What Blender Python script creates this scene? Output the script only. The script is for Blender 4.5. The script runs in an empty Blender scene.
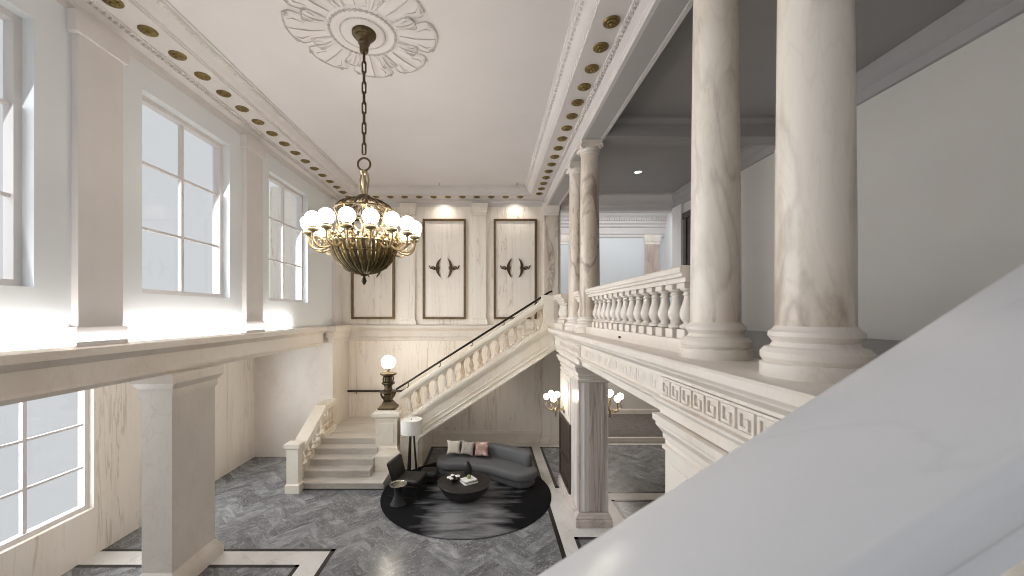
import bpy, bmesh, math, random
from mathutils import Vector, Matrix
random.seed(7)
S = bpy.context.scene
COL = S.collection
PI = math.pi
H = 4.6            # eye height above the hall floor

# ------------------------------------------------------------------ materials
def new_mat(name):
    m = bpy.data.materials.new(name); m.use_nodes = True
    nt = m.node_tree
    b = nt.nodes['Principled BSDF']
    return m, nt, b

def plain(name, col, rough=0.5, metal=0.0, spec=0.5, noise=0.0, nscale=8.0, bump=0.0, coat=0.0):
    m, nt, b = new_mat(name)
    b.inputs['Roughness'].default_value = rough
    b.inputs['Metallic'].default_value = metal
    b.inputs['Specular IOR Level'].default_value = spec
    b.inputs['Coat Weight'].default_value = coat
    g = nt.nodes.new('ShaderNodeNewGeometry')
    n = nt.nodes.new('ShaderNodeTexNoise'); n.inputs['Scale'].default_value = nscale; n.inputs['Detail'].default_value = 5
    nt.links.new(g.outputs['Position'], n.inputs['Vector'])
    r = nt.nodes.new('ShaderNodeValToRGB')
    r.color_ramp.elements[0].position = 0.3; r.color_ramp.elements[1].position = 0.7
    r.color_ramp.elements[0].color = tuple(c*(1-noise) for c in col)+(1,)
    r.color_ramp.elements[1].color = tuple(min(1, c*(1+noise)) for c in col)+(1,)
    nt.links.new(n.outputs['Fac'], r.inputs['Fac'])
    nt.links.new(r.outputs['Color'], b.inputs['Base Color'])
    if bump:
        bp = nt.nodes.new('ShaderNodeBump'); bp.inputs['Strength'].default_value = bump; bp.inputs['Distance'].default_value = 0.02
        nt.links.new(n.outputs['Fac'], bp.inputs['Height']); nt.links.new(bp.outputs['Normal'], b.inputs['Normal'])
    return m

def marble(name, base, tint, vein, scale=(1.2, 1.2, .22), vscale=1.0, vein_w=0.03, vein_amt=0.8, rough=0.35, dist=1.2, patch=(.42, .68), spec=0.4):
    m, nt, b = new_mat(name)
    b.inputs['Roughness'].default_value = rough
    b.inputs['Specular IOR Level'].default_value = spec
    N = nt.nodes.new; L = nt.links.new
    g = N('ShaderNodeNewGeometry')
    mp = N('ShaderNodeMapping'); mp.inputs['Scale'].default_value = scale
    L(g.outputs['Position'], mp.inputs['Vector'])
    n1 = N('ShaderNodeTexNoise'); n1.inputs['Scale'].default_value = 1.7*vscale; n1.inputs['Detail'].default_value = 6; n1.inputs['Distortion'].default_value = dist
    n2 = N('ShaderNodeTexNoise'); n2.inputs['Scale'].default_value = 1.1*vscale; n2.inputs['Detail'].default_value = 7; n2.inputs['Distortion'].default_value = .5*dist
    n3 = N('ShaderNodeTexNoise'); n3.inputs['Scale'].default_value = 4.5*vscale; n3.inputs['Detail'].default_value = 5; n3.inputs['Distortion'].default_value = dist
    for n in (n1, n2, n3): L(mp.outputs['Vector'], n.inputs['Vector'])
    def ridge(n, w):
        a = N('ShaderNodeMath'); a.operation = 'SUBTRACT'; a.inputs[1].default_value = .5
        L(n.outputs['Fac'], a.inputs[0])
        c = N('ShaderNodeMath'); c.operation = 'ABSOLUTE'; L(a.outputs[0], c.inputs[0])
        r = N('ShaderNodeMapRange'); r.inputs['From Min'].default_value = 0; r.inputs['From Max'].default_value = w
        r.inputs['To Min'].default_value = 1; r.inputs['To Max'].default_value = 0
        L(c.outputs[0], r.inputs['Value'])
        return r
    v1 = ridge(n1, vein_w); v3 = ridge(n3, vein_w*.8)
    pr = N('ShaderNodeMapRange'); pr.inputs['From Min'].default_value = patch[0]; pr.inputs['From Max'].default_value = patch[1]
    L(n2.outputs['Fac'], pr.inputs['Value'])
    m1 = N('ShaderNodeMixRGB'); m1.inputs['Color1'].default_value = base+(1,); m1.inputs['Color2'].default_value = tint+(1,)
    L(pr.outputs['Result'], m1.inputs['Fac'])
    f1 = N('ShaderNodeMath'); f1.operation = 'MULTIPLY'; f1.inputs[1].default_value = vein_amt
    # veins stronger where the patches are
    pm = N('ShaderNodeMath'); pm.operation = 'MULTIPLY_ADD'; pm.inputs[1].default_value = .75; pm.inputs[2].default_value = .25
    L(pr.outputs['Result'], pm.inputs[0])
    mm = N('ShaderNodeMath'); mm.operation = 'MULTIPLY'; L(v1.outputs['Result'], mm.inputs[0]); L(pm.outputs[0], mm.inputs[1])
    L(mm.outputs[0], f1.inputs[0])
    m2 = N('ShaderNodeMixRGB'); m2.inputs['Color2'].default_value = vein+(1,)
    L(m1.outputs['Color'], m2.inputs['Color1']); L(f1.outputs[0], m2.inputs['Fac'])
    f3 = N('ShaderNodeMath'); f3.operation = 'MULTIPLY'; f3.inputs[1].default_value = vein_amt*.35
    mm3 = N('ShaderNodeMath'); mm3.operation = 'MULTIPLY'; L(v3.outputs['Result'], mm3.inputs[0]); L(pm.outputs[0], mm3.inputs[1])
    L(mm3.outputs[0], f3.inputs[0])
    m3 = N('ShaderNodeMixRGB'); m3.inputs['Color2'].default_value = vein+(1,)
    L(m2.outputs['Color'], m3.inputs['Color1']); L(f3.outputs[0], m3.inputs['Fac'])
    L(m3.outputs['Color'], b.inputs['Base Color'])
    return m

def emit(name, col, strength):
    m, nt, b = new_mat(name)
    b.inputs['Base Color'].default_value = (.9, .9, .88, 1)
    b.inputs['Emission Color'].default_value = col+(1,)
    b.inputs['Emission Strength'].default_value = strength
    return m

M = {}
M['wall']    = marble('cream_wall_marble', (.88,.815,.73), (.84,.765,.67), (.42,.34,.26), scale=(1.6,1.6,.11), vein_w=.02, vein_amt=.6)
M['panel']   = marble('veined_panel_marble', (.90,.84,.76), (.85,.77,.68), (.36,.29,.23), scale=(2.0,2.0,.11), vein_w=.013, vein_amt=.6, patch=(.38,.62))
M['stone']   = marble('carved_white_marble', (.755,.695,.63), (.69,.62,.54), (.50,.43,.37), scale=(1.1,1.1,.6), vein_w=.014, vein_amt=.4, rough=.42)
M['stair']   = marble('warm_stair_marble', (.85,.79,.69), (.80,.72,.59), (.58,.46,.32), scale=(.9,.9,.7), vein_w=.016, vein_amt=.4, rough=.42)
M['baluster']= marble('stair_baluster_marble', (.80,.74,.65), (.60,.46,.31), (.50,.36,.22), scale=(1.6,1.6,.5), vein_w=.02, vein_amt=.35, rough=.4)
M['column']  = marble('column_marble', (.83,.755,.665), (.64,.54,.44), (.27,.20,.16), scale=(2.0,2.0,.6), vscale=.55, vein_w=.045, vein_amt=.8, dist=.9, rough=.28, patch=(.42,.58))
M['pier']    = marble('pier_marble', (.88,.82,.78), (.58,.50,.45), (.27,.21,.17), scale=(4.0,4.0,.13), vscale=.75, vein_w=.04, vein_amt=.75, rough=.3, patch=(.40,.60))
M['pier_base'] = marble('pink_grey_base_marble', (.68,.60,.55), (.50,.42,.39), (.30,.22,.2), scale=(2.5,2.5,2.0), vein_w=.04, vein_amt=.6, rough=.3)
M['pinkish'] = marble('pink_pilaster_marble', (.66,.54,.47), (.50,.39,.34), (.3,.22,.2), scale=(2.6,2.6,.4), vein_w=.03, vein_amt=.7)
M['step']    = marble('step_marble', (.66,.615,.555), (.54,.495,.44), (.36,.32,.28), scale=(.5,1.6,1.6), vein_w=.02, vein_amt=.5, rough=.35)
M['coping']  = marble('grey_white_marble', (.70,.70,.71), (.62,.62,.64), (.48,.48,.5), scale=(.5,.9,.9), vscale=.7, vein_w=.012, vein_amt=.3, rough=.22, spec=.5)
M['plaster'] = plain('ceiling_plaster', (.75,.715,.71), .8, noise=.015, nscale=1.2)
M['cornice'] = plain('cornice_plaster', (.68,.64,.62), .75, noise=.02, nscale=3)
M['soffit']  = plain('shade_toned_soffit_plaster', (.47,.45,.44), .75, noise=.02, nscale=3)  # greyer than the cornice: the dim underside is put into the colour
M['relief']  = plain('shade_toned_relief_plaster', (.56,.515,.49), .75, noise=.12, nscale=9)  # darker tone paints relief shade into the medallion's rims and bead rings
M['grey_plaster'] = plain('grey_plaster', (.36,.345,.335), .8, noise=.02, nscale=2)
M['blue_wall'] = plain('pale_grey_plaster', (.735,.755,.762), .8, noise=.01, nscale=1)
M['grey_wall'] = plain('warm_grey_plaster', (.58,.55,.51), .8, noise=.02, nscale=1)
M['bronze']  = plain('aged_bronze', (.105,.075,.04), .42, .8, noise=.35, nscale=14)
M['gilt']    = plain('antique_gilt', (.24,.175,.065), .38, .85, noise=.35, nscale=18)
M['brass']   = plain('polished_brass', (.43,.345,.21), .34, .9, noise=.12, nscale=12)
M['tray']    = plain('pale_polished_tray', (.62,.60,.50), .16, .95, noise=.05)
M['frame']   = plain('bronze_frame', (.17,.115,.06), .4, .7, noise=.2, nscale=6)
M['iron']    = plain('black_rail_metal', (.026,.018,.013), .4, .5, noise=.2)
M['dark_wood'] = plain('dark_brown_wood', (.05,.034,.025), .4, 0, noise=.3, nscale=4)
M['inlay']   = plain('black_marble_inlay', (.018,.016,.016), .25, noise=.4, nscale=3)
M['band']    = marble('pale_floor_band', (.72,.70,.67), (.64,.61,.57), (.36,.33,.3), scale=(1,1,1), vein_w=.02, vein_amt=.5, rough=.25)
M['mid_floor'] = marble('dark_grey_floor', (.165,.155,.15), (.11,.104,.10), (.30,.28,.26), scale=(1,1.8,1), vein_w=.03, vein_amt=.5, rough=.28)
M['carpet']  = plain('dark_grey_runner', (.12,.11,.102), .9, noise=.25, nscale=6)
M['leather'] = plain('black_leather', (.016,.015,.013), .42, noise=.25, nscale=10, bump=.1)
M['sofa']    = plain('grey_wool', (.125,.124,.125), .85, noise=.1, nscale=60, bump=.05)
M['black_wood'] = plain('black_stained_wood', (.019,.016,.014), .42, noise=.3, nscale=5)
M['black']   = plain('black_lacquer', (.006,.006,.006), .6, noise=.2)
M['cream_cloth'] = plain('cream_linen', (.76,.68,.57), .9, noise=.08, nscale=40, bump=.05)
M['greige_cloth'] = plain('greige_linen', (.46,.41,.35), .9, noise=.2, nscale=24, bump=.05)
M['shade']   = plain('white_lampshade', (.85,.82,.77), .8, noise=.02)
M['paper']   = plain('white_paper', (.80,.78,.75), .7, noise=.03)
M['bookcover'] = plain('black_book_cover', (.03,.03,.03), .5, noise=.1)
M['petal']   = plain('white_petal', (.85,.83,.78), .6, noise=.03)
M['green']   = plain('green_fruit', (.30,.33,.12), .4, noise=.25, nscale=20)
M['globe']   = emit('lit_opal_globe', (1.0, .90, .76), 15.0)
M['globe_cool'] = emit('lit_small_globe', (1.0, .90, .75), 15.0)
M['globe_newel'] = emit('lit_newel_globe', (1.0, .90, .74), 34.0)
M['lamp_disc'] = emit('lit_downlight', (1.0, .95, .88), 3.0)

def glass_mat():
    m, nt, b = new_mat('window_glass')
    for n in list(nt.nodes):
        if n.type == 'BSDF_PRINCIPLED': nt.nodes.remove(n)
    t = nt.nodes.new('ShaderNodeBsdfTransparent'); g = nt.nodes.new('ShaderNodeBsdfGlossy'); g.inputs['Roughness'].default_value = .02
    mx = nt.nodes.new('ShaderNodeMixShader'); mx.inputs[0].default_value = .03
    nt.links.new(t.outputs[0], mx.inputs[1]); nt.links.new(g.outputs[0], mx.inputs[2])
    nt.links.new(mx.outputs[0], nt.nodes['Material Output'].inputs[0])
    return m
M['glass'] = glass_mat()

def floral():
    m, nt, b = new_mat('pink_floral_silk')
    b.inputs['Roughness'].default_value = .5
    g = nt.nodes.new('ShaderNodeTexCoord')
    v = nt.nodes.new('ShaderNodeTexVoronoi'); v.inputs['Scale'].default_value = 6
    n = nt.nodes.new('ShaderNodeTexNoise'); n.inputs['Scale'].default_value = 9; n.inputs['Detail'].default_value = 4
    nt.links.new(g.outputs['Object'], v.inputs['Vector']); nt.links.new(g.outputs['Object'], n.inputs['Vector'])
    a = nt.nodes.new('ShaderNodeMath'); a.operation = 'MULTIPLY'
    nt.links.new(v.outputs['Distance'], a.inputs[0]); nt.links.new(n.outputs['Fac'], a.inputs[1])
    r = nt.nodes.new('ShaderNodeValToRGB')
    e = r.color_ramp.elements
    e[0].position = .08; e[0].color = (.75,.62,.52,1); e[1].position = .32; e[1].color = (.36,.21,.17,1)
    x = e.new(.18); x.color = (.52,.34,.28,1)
    nt.links.new(a.outputs[0], r.inputs['Fac']); nt.links.new(r.outputs['Color'], b.inputs['Base Color'])
    return m
M['floral'] = floral()

def tile_mat():
    """grey herringbone marble: the tone of each tile is a face attribute, veins run with the tile"""
    m, nt, b = new_mat('grey_herringbone_marble')
    b.inputs['Roughness'].default_value = .22
    N = nt.nodes.new; L = nt.links.new
    at = N('ShaderNodeAttribute'); at.attribute_name = 'tone'
    uv = N('ShaderNodeUVMap'); uv.uv_map = 'grain'
    mp = N('ShaderNodeMapping'); mp.inputs['Scale'].default_value = (1.4, 2.6, 1)
    L(uv.outputs['UV'], mp.inputs['Vector'])
    n = N('ShaderNodeTexNoise'); n.inputs['Scale'].default_value = 1.5; n.inputs['Detail'].default_value = 6; n.inputs['Distortion'].default_value = 1.0
    L(mp.outputs['Vector'], n.inputs['Vector'])
    r = N('ShaderNodeValToRGB'); e = r.color_ramp.elements
    e[0].position = .30; e[0].color = (.115,.120,.128,1); e[1].position = .80; e[1].color = (.35,.357,.37,1)
    x = e.new(.52); x.color = (.185,.19,.198,1)
    L(n.outputs['Fac'], r.inputs['Fac'])
    mr = N('ShaderNodeMapRange'); mr.inputs['To Min'].default_value = .70; mr.inputs['To Max'].default_value = 1.25
    L(at.outputs['Fac'], mr.inputs['Value'])
    mx = N('ShaderNodeMixRGB'); mx.blend_type = 'MULTIPLY'; mx.inputs['Fac'].default_value = 1
    L(r.outputs['Color'], mx.inputs['Color1']); L(mr.outputs['Result'], mx.inputs['Color2'])
    n2 = N('ShaderNodeTexNoise'); n2.inputs['Scale'].default_value = 2.6; n2.inputs['Detail'].default_value = 5; n2.inputs['Distortion'].default_value = 1.4
    L(mp.outputs['Vector'], n2.inputs['Vector'])
    a = N('ShaderNodeMath'); a.operation = 'SUBTRACT'; a.inputs[1].default_value = .5; L(n2.outputs['Fac'], a.inputs[0])
    c = N('ShaderNodeMath'); c.operation = 'ABSOLUTE'; L(a.outputs[0], c.inputs[0])
    v = N('ShaderNodeMapRange'); v.inputs['From Max'].default_value = .02; v.inputs['To Min'].default_value = .5; v.inputs['To Max'].default_value = 0; L(c.outputs[0], v.inputs['Value'])
    m2 = N('ShaderNodeMixRGB'); m2.inputs['Color2'].default_value = (.52,.52,.53,1)
    L(v.outputs['Result'], m2.inputs['Fac']); L(mx.outputs['Color'], m2.inputs['Color1'])
    L(m2.outputs['Color'], b.inputs['Base Color'])
    return m
M['tile'] = tile_mat()

def rug_mat(cx, cy, R):
    m, nt, b = new_mat('black_and_silver_rug')
    b.inputs['Roughness'].default_value = .9; b.inputs['Specular IOR Level'].default_value = .15
    N = nt.nodes.new; L = nt.links.new
    tc = N('ShaderNodeTexCoord')
    mp = N('ShaderNodeMapping'); mp.inputs['Scale'].default_value = (.7, 2.7, 1)
    L(tc.outputs['Object'], mp.inputs['Vector'])
    n = N('ShaderNodeTexNoise'); n.inputs['Scale'].default_value = 1.5; n.inputs['Detail'].default_value = 6; n.inputs['Distortion'].default_value = .4
    n2 = N('ShaderNodeTexNoise'); n2.inputs['Scale'].default_value = 4.2; n2.inputs['Detail'].default_value = 5
    L(mp.outputs['Vector'], n.inputs['Vector']); L(mp.outputs['Vector'], n2.inputs['Vector'])
    sx = N('ShaderNodeSeparateXYZ'); L(tc.outputs['Object'], sx.inputs['Vector'])
    # woven design: pale middle, black left and right fields
    o = N('ShaderNodeMath'); o.operation = 'SUBTRACT'; o.inputs[1].default_value = .10; L(sx.outputs['X'], o.inputs[0])
    ab = N('ShaderNodeMath'); ab.operation = 'ABSOLUTE'; L(o.outputs[0], ab.inputs[0])
    mr = N('ShaderNodeMapRange'); mr.inputs['From Min'].default_value = .50; mr.inputs['From Max'].default_value = 1.6
    mr.inputs['To Min'].default_value = .42; mr.inputs['To Max'].default_value = -.66
    L(ab.outputs[0], mr.inputs['Value'])
    a = N('ShaderNodeMath'); a.operation = 'MULTIPLY_ADD'; a.inputs[1].default_value = 2.0; a.inputs[2].default_value = -.60
    L(n.outputs['Fac'], a.inputs[0])
    s = N('ShaderNodeMath'); s.operation = 'ADD'; L(a.outputs[0], s.inputs[0]); L(mr.outputs['Result'], s.inputs[1])
    a2 = N('ShaderNodeMath'); a2.operation = 'MULTIPLY_ADD'; a2.inputs[1].default_value = .5; L(n2.outputs['Fac'], a2.inputs[0]); 
    k = N('ShaderNodeMath'); k.operation = 'ADD'; k.inputs[1].default_value = -.25; L(s.outputs[0], k.inputs[0])
    L(k.outputs[0], a2.inputs[2])
    r = N('ShaderNodeValToRGB'); e = r.color_ramp.elements
    e[0].position = .22; e[0].color = (.006,.006,.007,1); e[1].position = .95; e[1].color = (.21,.207,.212,1)
    x = e.new(.55); x.color = (.085,.084,.088,1)
    L(a2.outputs[0], r.inputs['Fac']); L(r.outputs['Color'], b.inputs['Base Color'])
    return m

# ------------------------------------------------------------------ mesh helpers
def BM(): return bmesh.new()

def box(bm, x0, x1, y0, y1, z0, z1):
    vs = [bm.verts.new(p) for p in ((x0,y0,z0),(x1,y0,z0),(x1,y1,z0),(x0,y1,z0),(x0,y0,z1),(x1,y0,z1),(x1,y1,z1),(x0,y1,z1))]
    for f in ((3,2,1,0),(4,5,6,7),(0,1,5,4),(1,2,6,5),(2,3,7,6),(3,0,4,7)):
        bm.faces.new([vs[i] for i in f])
    return vs

def prism(bm, pts, fn, a, b):
    """extrude a closed 2-D outline from a to b; fn(u, v, t) -> point. Caps as triangle-safe ngons."""
    A = [bm.verts.new(fn(u, v, a)) for u, v in pts]
    B = [bm.verts.new(fn(u, v, b)) for u, v in pts]
    n = len(pts)
    fs = []
    for i in range(n):
        j = (i+1) % n
        fs.append(bm.faces.new((A[i], A[j], B[j], B[i])))
    c1 = bm.faces.new(A); c2 = bm.faces.new(list(reversed(B)))
    bmesh.ops.recalc_face_normals(bm, faces=fs+[c1, c2])

def prism_x(bm, pts, x0, x1): prism(bm, pts, lambda u, v, t: (t, u, v), x0, x1)   # pts (y,z)
def prism_y(bm, pts, y0, y1): prism(bm, pts, lambda u, v, t: (u, t, v), y0, y1)   # pts (x,z)
def prism_z(bm, pts, z0, z1): prism(bm, pts, lambda u, v, t: (u, v, t), z0, z1)   # pts (x,y)

def lathe(bm, prof, c=(0,0,0), seg=20, rot=0.0, sq=1.0):
    """prof: (r, z) list, bottom to top"""
    rings = []
    for r, z in prof:
        if r < 1e-5:
            rings.append([bm.verts.new((c[0], c[1], c[2]+z))])
        else:
            rings.append([bm.verts.new((c[0]+r*math.cos(rot+2*PI*i/seg), c[1]+r*math.sin(rot+2*PI*i/seg)*sq, c[2]+z)) for i in range(seg)])
    for a, b in zip(rings, rings[1:]):
        if len(a) == 1 and len(b) == 1: continue
        for i in range(seg):
            j = (i+1) % seg
            if len(a) == 1: bm.faces.new((a[0], b[j], b[i]))
            elif len(b) == 1: bm.faces.new((a[i], a[j], b[0]))
            else: bm.faces.new((a[i], a[j], b[j], b[i]))
    if len(rings[0]) > 1: bm.faces.new(list(reversed(rings[0])))
    if len(rings[-1]) > 1: bm.faces.new(rings[-1])

def sphere(bm, c, r, seg=20, rings=12, sz=1.0):
    prof = [(max(0, r*math.sin(PI*i/rings)), -r*math.cos(PI*i/rings)*sz) for i in range(rings+1)]
    prof[0] = (0, prof[0][1]); prof[-1] = (0, prof[-1][1])
    lathe(bm, prof, c, seg)

def tube(bm, pts, r, seg=8, closed=False):
    pts = [Vector(p) for p in pts]
    n = len(pts)
    rr = r if isinstance(r, (list, tuple)) else [r]*n
    rings = []
    up = Vector((0.13, 0.21, 1)).normalized()
    prev = None
    for i, p in enumerate(pts):
        if closed: t = (pts[(i+1) % n]-pts[i-1])
        else: t = pts[min(i+1, n-1)]-pts[max(i-1, 0)]
        t.normalize()
        if prev is None:
            a = t.cross(up)
            if a.length < 1e-3: a = t.cross(Vector((1,0,0)))
        else:
            a = prev - t*prev.dot(t)
            if a.length < 1e-4: a = t.cross(up)
        a.normalize(); prev = a
        b = t.cross(a)
        rings.append([bm.verts.new(p+rr[i]*(math.cos(2*PI*k/seg)*a+math.sin(2*PI*k/seg)*b)) for k in range(seg)])
    m = n if closed else n-1
    fs = []
    for i in range(m):
        A = rings[i]; B = rings[(i+1) % n]
        off = 0
        if closed and i == n-1:
            off = min(range(seg), key=lambda o: (A[0].co-B[o].co).length)
        for k in range(seg):
            fs.append(bm.faces.new((A[k], A[(k+1) % seg], B[(k+1+off) % seg], B[(k+off) % seg])))
    if not closed:
        fs.append(bm.faces.new(list(reversed(rings[0])))); fs.append(bm.faces.new(rings[-1]))
    bmesh.ops.recalc_face_normals(bm, faces=fs)

def catmull(pts, n=6, closed=False):
    P = [Vector(p) for p in pts]; out = []
    N = len(P)
    rng = range(N) if closed else range(N-1)
    for i in rng:
        if closed: p0, p1, p2, p3 = P[i-1], P[i], P[(i+1) % N], P[(i+2) % N]
        else: p0, p1, p2, p3 = P[max(i-1,0)], P[i], P[i+1], P[min(i+2, N-1)]
        for k in range(n):
            t = k/n
            out.append(.5*((2*p1)+(p2-p0)*t+(2*p0-5*p1+4*p2-p3)*t*t+(3*p1-p0-3*p2+p3)*t**3))
    if not closed: out.append(P[-1])
    return out

def layered(bm, outline, layers):
    """solid from a closed 2-D outline (list of Vector xy, counter-clockwise), inset and lifted per layer: (inset, z)"""
    n = len(outline)
    nor = []
    for i in range(n):
        t = outline[(i+1) % n]-outline[i-1]
        nor.append(Vector((-t[1], t[0])).normalized())
    rings = []
    for ins, z in layers:
        rings.append([bm.verts.new((outline[i][0]+nor[i][0]*ins, outline[i][1]+nor[i][1]*ins, z)) for i in range(n)])
    fs = []
    for A, B in zip(rings, rings[1:]):
        for i in range(n):
            j = (i+1) % n
            fs.append(bm.faces.new((A[i], A[j], B[j], B[i])))
    fs.append(bm.faces.new(list(reversed(rings[0])))); fs.append(bm.faces.new(rings[-1]))
    bmesh.ops.recalc_face_normals(bm, faces=fs)

def finish(bm, smooth=31):
    lim = math.radians(smooth)
    bm.normal_update()
    for f in bm.faces: f.smooth = True
    for e in bm.edges:
        if len(e.link_faces) == 2:
            e.smooth = e.calc_face_angle(0) < lim
        else: e.smooth = False

def bevel_all(bm, w, seg=2):
    bm.normal_update()
    bmesh.ops.bevel(bm, geom=[e for e in bm.edges if len(e.link_faces) == 2 and e.calc_face_angle(0) > .5], offset=w, segments=seg, affect='EDGES', profile=.5)

def obj(name, bm, mat, parent=None, local=False, smooth=31, label=None):
    """link bm (in world coordinates, or local=True in the parent's own) as one mesh object"""
    finish(bm, smooth)
    me = bpy.data.meshes.new(name); 
    if parent is not None and not local:
        bm.transform(Matrix.Translation(-world_loc(parent)))
    bm.to_mesh(me); bm.free()
    me.materials.append(mat)
    o = bpy.data.objects.new(name, me); COL.objects.link(o)
    if parent is not None: o.parent = parent
    if label: o['label'] = label
    return o

def world_loc(o):
    v = Vector(o.location)
    while o.parent is not None:
        o = o.parent; v = v+Vector(o.location)
    return v

def tag(o, label, cat, group=None):
    o['label'] = label; o['category'] = cat
    if group: o['group'] = group
    return o

def thing(name, label, cat, loc=(0,0,0), rz=0.0, group=None):
    o = bpy.data.objects.new(name, None); COL.objects.link(o)
    o.empty_display_size = .1
    o.location = loc; o.rotation_euler = (0, 0, rz)
    return tag(o, label, cat, group)

def struct(name, bm, mat, parent=None, smooth=31):
    o = obj(name, bm, mat, parent, smooth=smooth)
    if parent is None: o['kind'] = 'structure'
    return o

def dup_part(src, parent, loc=None, rz=None):
    c = src.copy(); COL.objects.link(c); c.parent = parent
    if loc is not None: c.location = loc
    if rz is not None: c.rotation_euler = (0, 0, rz)
    for ch in list(src.children):
        d = ch.copy(); COL.objects.link(d); d.parent = c
    return c

def dup(root, loc, rz=None, label=None, group=None):
    r = root.copy(); COL.objects.link(r); r.location = loc
    if rz is not None: r.rotation_euler = (0, 0, rz)
    if label: r['label'] = label
    if group: r['group'] = group
    for ch in list(root.children): dup_part(ch, r)
    return r

# ------------------------------------------------------------------ main dimensions (metres; camera stands at x=0, y=0)
YB = 13.9            # face of the back wall
XL = -5.25           # face of the upper left wall
XC = 2.25            # axis of the colonnade
XF = 1.93            # hall face of piers and balcony beam
ZL = 4.16            # balcony floor level
ZA = 8.385           # underside of the upper entablature
ZS = 8.63            # rosette soffit
ZC = 8.90            # hall ceiling
XR = 6.6             # right wall of the balcony

# ------------------------------------------------------------------ floor
def herringbone(x0, x1, y0, y1, L=.92, W=.23):
    bm = BM()
    uvl = bm.loops.layers.uv.new('grain')
    tone = bm.faces.layers.float.new('tone')
    k = int(round(L/W))
    c, s = math.cos(PI/4), math.sin(PI/4)
    cx, cy = (x0+x1)/2, (y0+y1)/2
    R = math.hypot(x1-x0, y1-y0)/2+L
    n = int(R/W)+2
    gap = .0
    for i in range(-n, n):
        for j in range(-n, n):
            # herringbone lattice: cell (i,j) starts a horizontal tile when (i-j) mod 2k == 0, a vertical one when == k... (unit W)
            q = (i-j) % (2*k)
            if q == 0: a0, a1, b0, b1, d = i, i+k, j, j+1, 0
            elif q == 2*k-1: a0, a1, b0, b1, d = i, i+1, j, j+k, 1
            else: continue
            P = []
            for u, v in ((a0,b0),(a1,b0),(a1,b1),(a0,b1)):
                X, Y = u*W, v*W
                P.append((cx+X*c-Y*s, cy+X*s+Y*c, 0))
            mx = sum(p[0] for p in P)/4; my = sum(p[1] for p in P)/4
            if mx < x0-L or mx > x1+L or my < y0-L or my > y1+L: continue
            f = bm.faces.new([bm.verts.new(p) for p in P])
            f[tone] = random.random()
            ox, oy = random.random()*40, random.random()*40
            uvs = ((0,0),(L,0),(L,W),(0,W)) if d == 0 else ((0,0),(0,W),(L,W),(L,0))
            for lp, (u, v) in zip(f.loops, uvs): lp[uvl].uv = (ox+u, oy+v)
    for co, no in (((x0,0,0),(-1,0,0)), ((x1,0,0),(1,0,0)), ((0,y0,0),(0,-1,0)), ((0,y1,0),(0,1,0))):
        bmesh.ops.bisect_plane(bm, geom=bm.verts[:]+bm.edges[:]+bm.faces[:], plane_co=co, plane_no=no, clear_outer=True)
    return bm

bm = herringbone(-7.5, 6.6, -1.6, YB)
# slab body under the tiles
f = struct('floor', bm, M['tile'])
bm = BM(); box(bm, -7.6, 8.0, -1.6, 17.6, -.2, -.004); struct('floor_slab', bm, M['band'])
# border: pale bands with black lines
bm = BM()
zt = .004
def band(x0, x1, y0, y1): box(bm, x0, x1, y0, y1, -.003, zt)
band(1.46, 1.74, -1.6, YB); band(1.74, 2.62, 8.0, 10.25); band(1.74, 2.62, 1.6, 4.3); band(2.62, 3.0, -1.6, YB-.1)
band(3.0, 6.6, 9.55, 10.0); band(1.74, 2.62, 13.35, YB); band(-5.0, 1.46, 13.42, YB); band(-2.3, -1.98, 11.3, 13.42)
band(-7.5, -3.06, 7.1, 7.55); band(-3.5, -3.06, -1.6, 7.1)
band(3.0, 6.6, 13.6, 13.9)
struct('floor_border', bm, M['band'])
bm = BM()
zt = .006
band(1.37, 1.46, -1.6, 13.42); band(-1.98, 1.46, 13.33, 13.42); band(-1.98, -1.89, 11.3, 13.42)
band(1.74, 1.82, 10.25, 13.36); band(1.74, 2.62, 13.28, 13.36); band(2.54, 2.62, 10.25, 13.36); band(1.74, 2.62, 10.25, 10.33)
band(1.74, 1.82, 4.3, 8.0); band(1.74, 2.62, 7.92, 8.0); band(2.54, 2.62, 4.3, 8.0); band(1.74, 2.62, 4.3, 4.38)
band(3.0, 3.08, -1.6, 9.6); band(3.0, 6.6, 9.52, 9.60); band(3.0, 6.6, 9.95, 10.03); band(3.0, 3.08, 9.95, 13.6)
band(-7.5, -2.98, 7.52, 7.6); band(-3.06, -2.98, -1.6, 7.6); band(-7.5, -3.45, 7.05, 7.12); band(-3.52, -3.45, -1.6, 7.12)
band(-5.0, -2.75, 10.12, 10.20)
struct('floor_inlay', bm, M['inlay'])

# ------------------------------------------------------------------ back wall, left wall, ceilings
bm = BM(); box(bm, -7.8, 2.55, YB, YB+.3, 0, 9.1); struct('wall_back', bm, M['wall'])
bm = BM()
for (x0, x1) in ((-4.95, -3.55), (-3.45, -2.2), (-2.1, -.8), (-.7, .55), (.65, 1.75)):   # plain raised panels on the lower wall
    box(bm, x0, x1, YB-.022, YB+.02, .55 if x0 > -2.15 else 1.3, 3.35)
struct('wall_back_panelling', bm, M['wall'])
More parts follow.
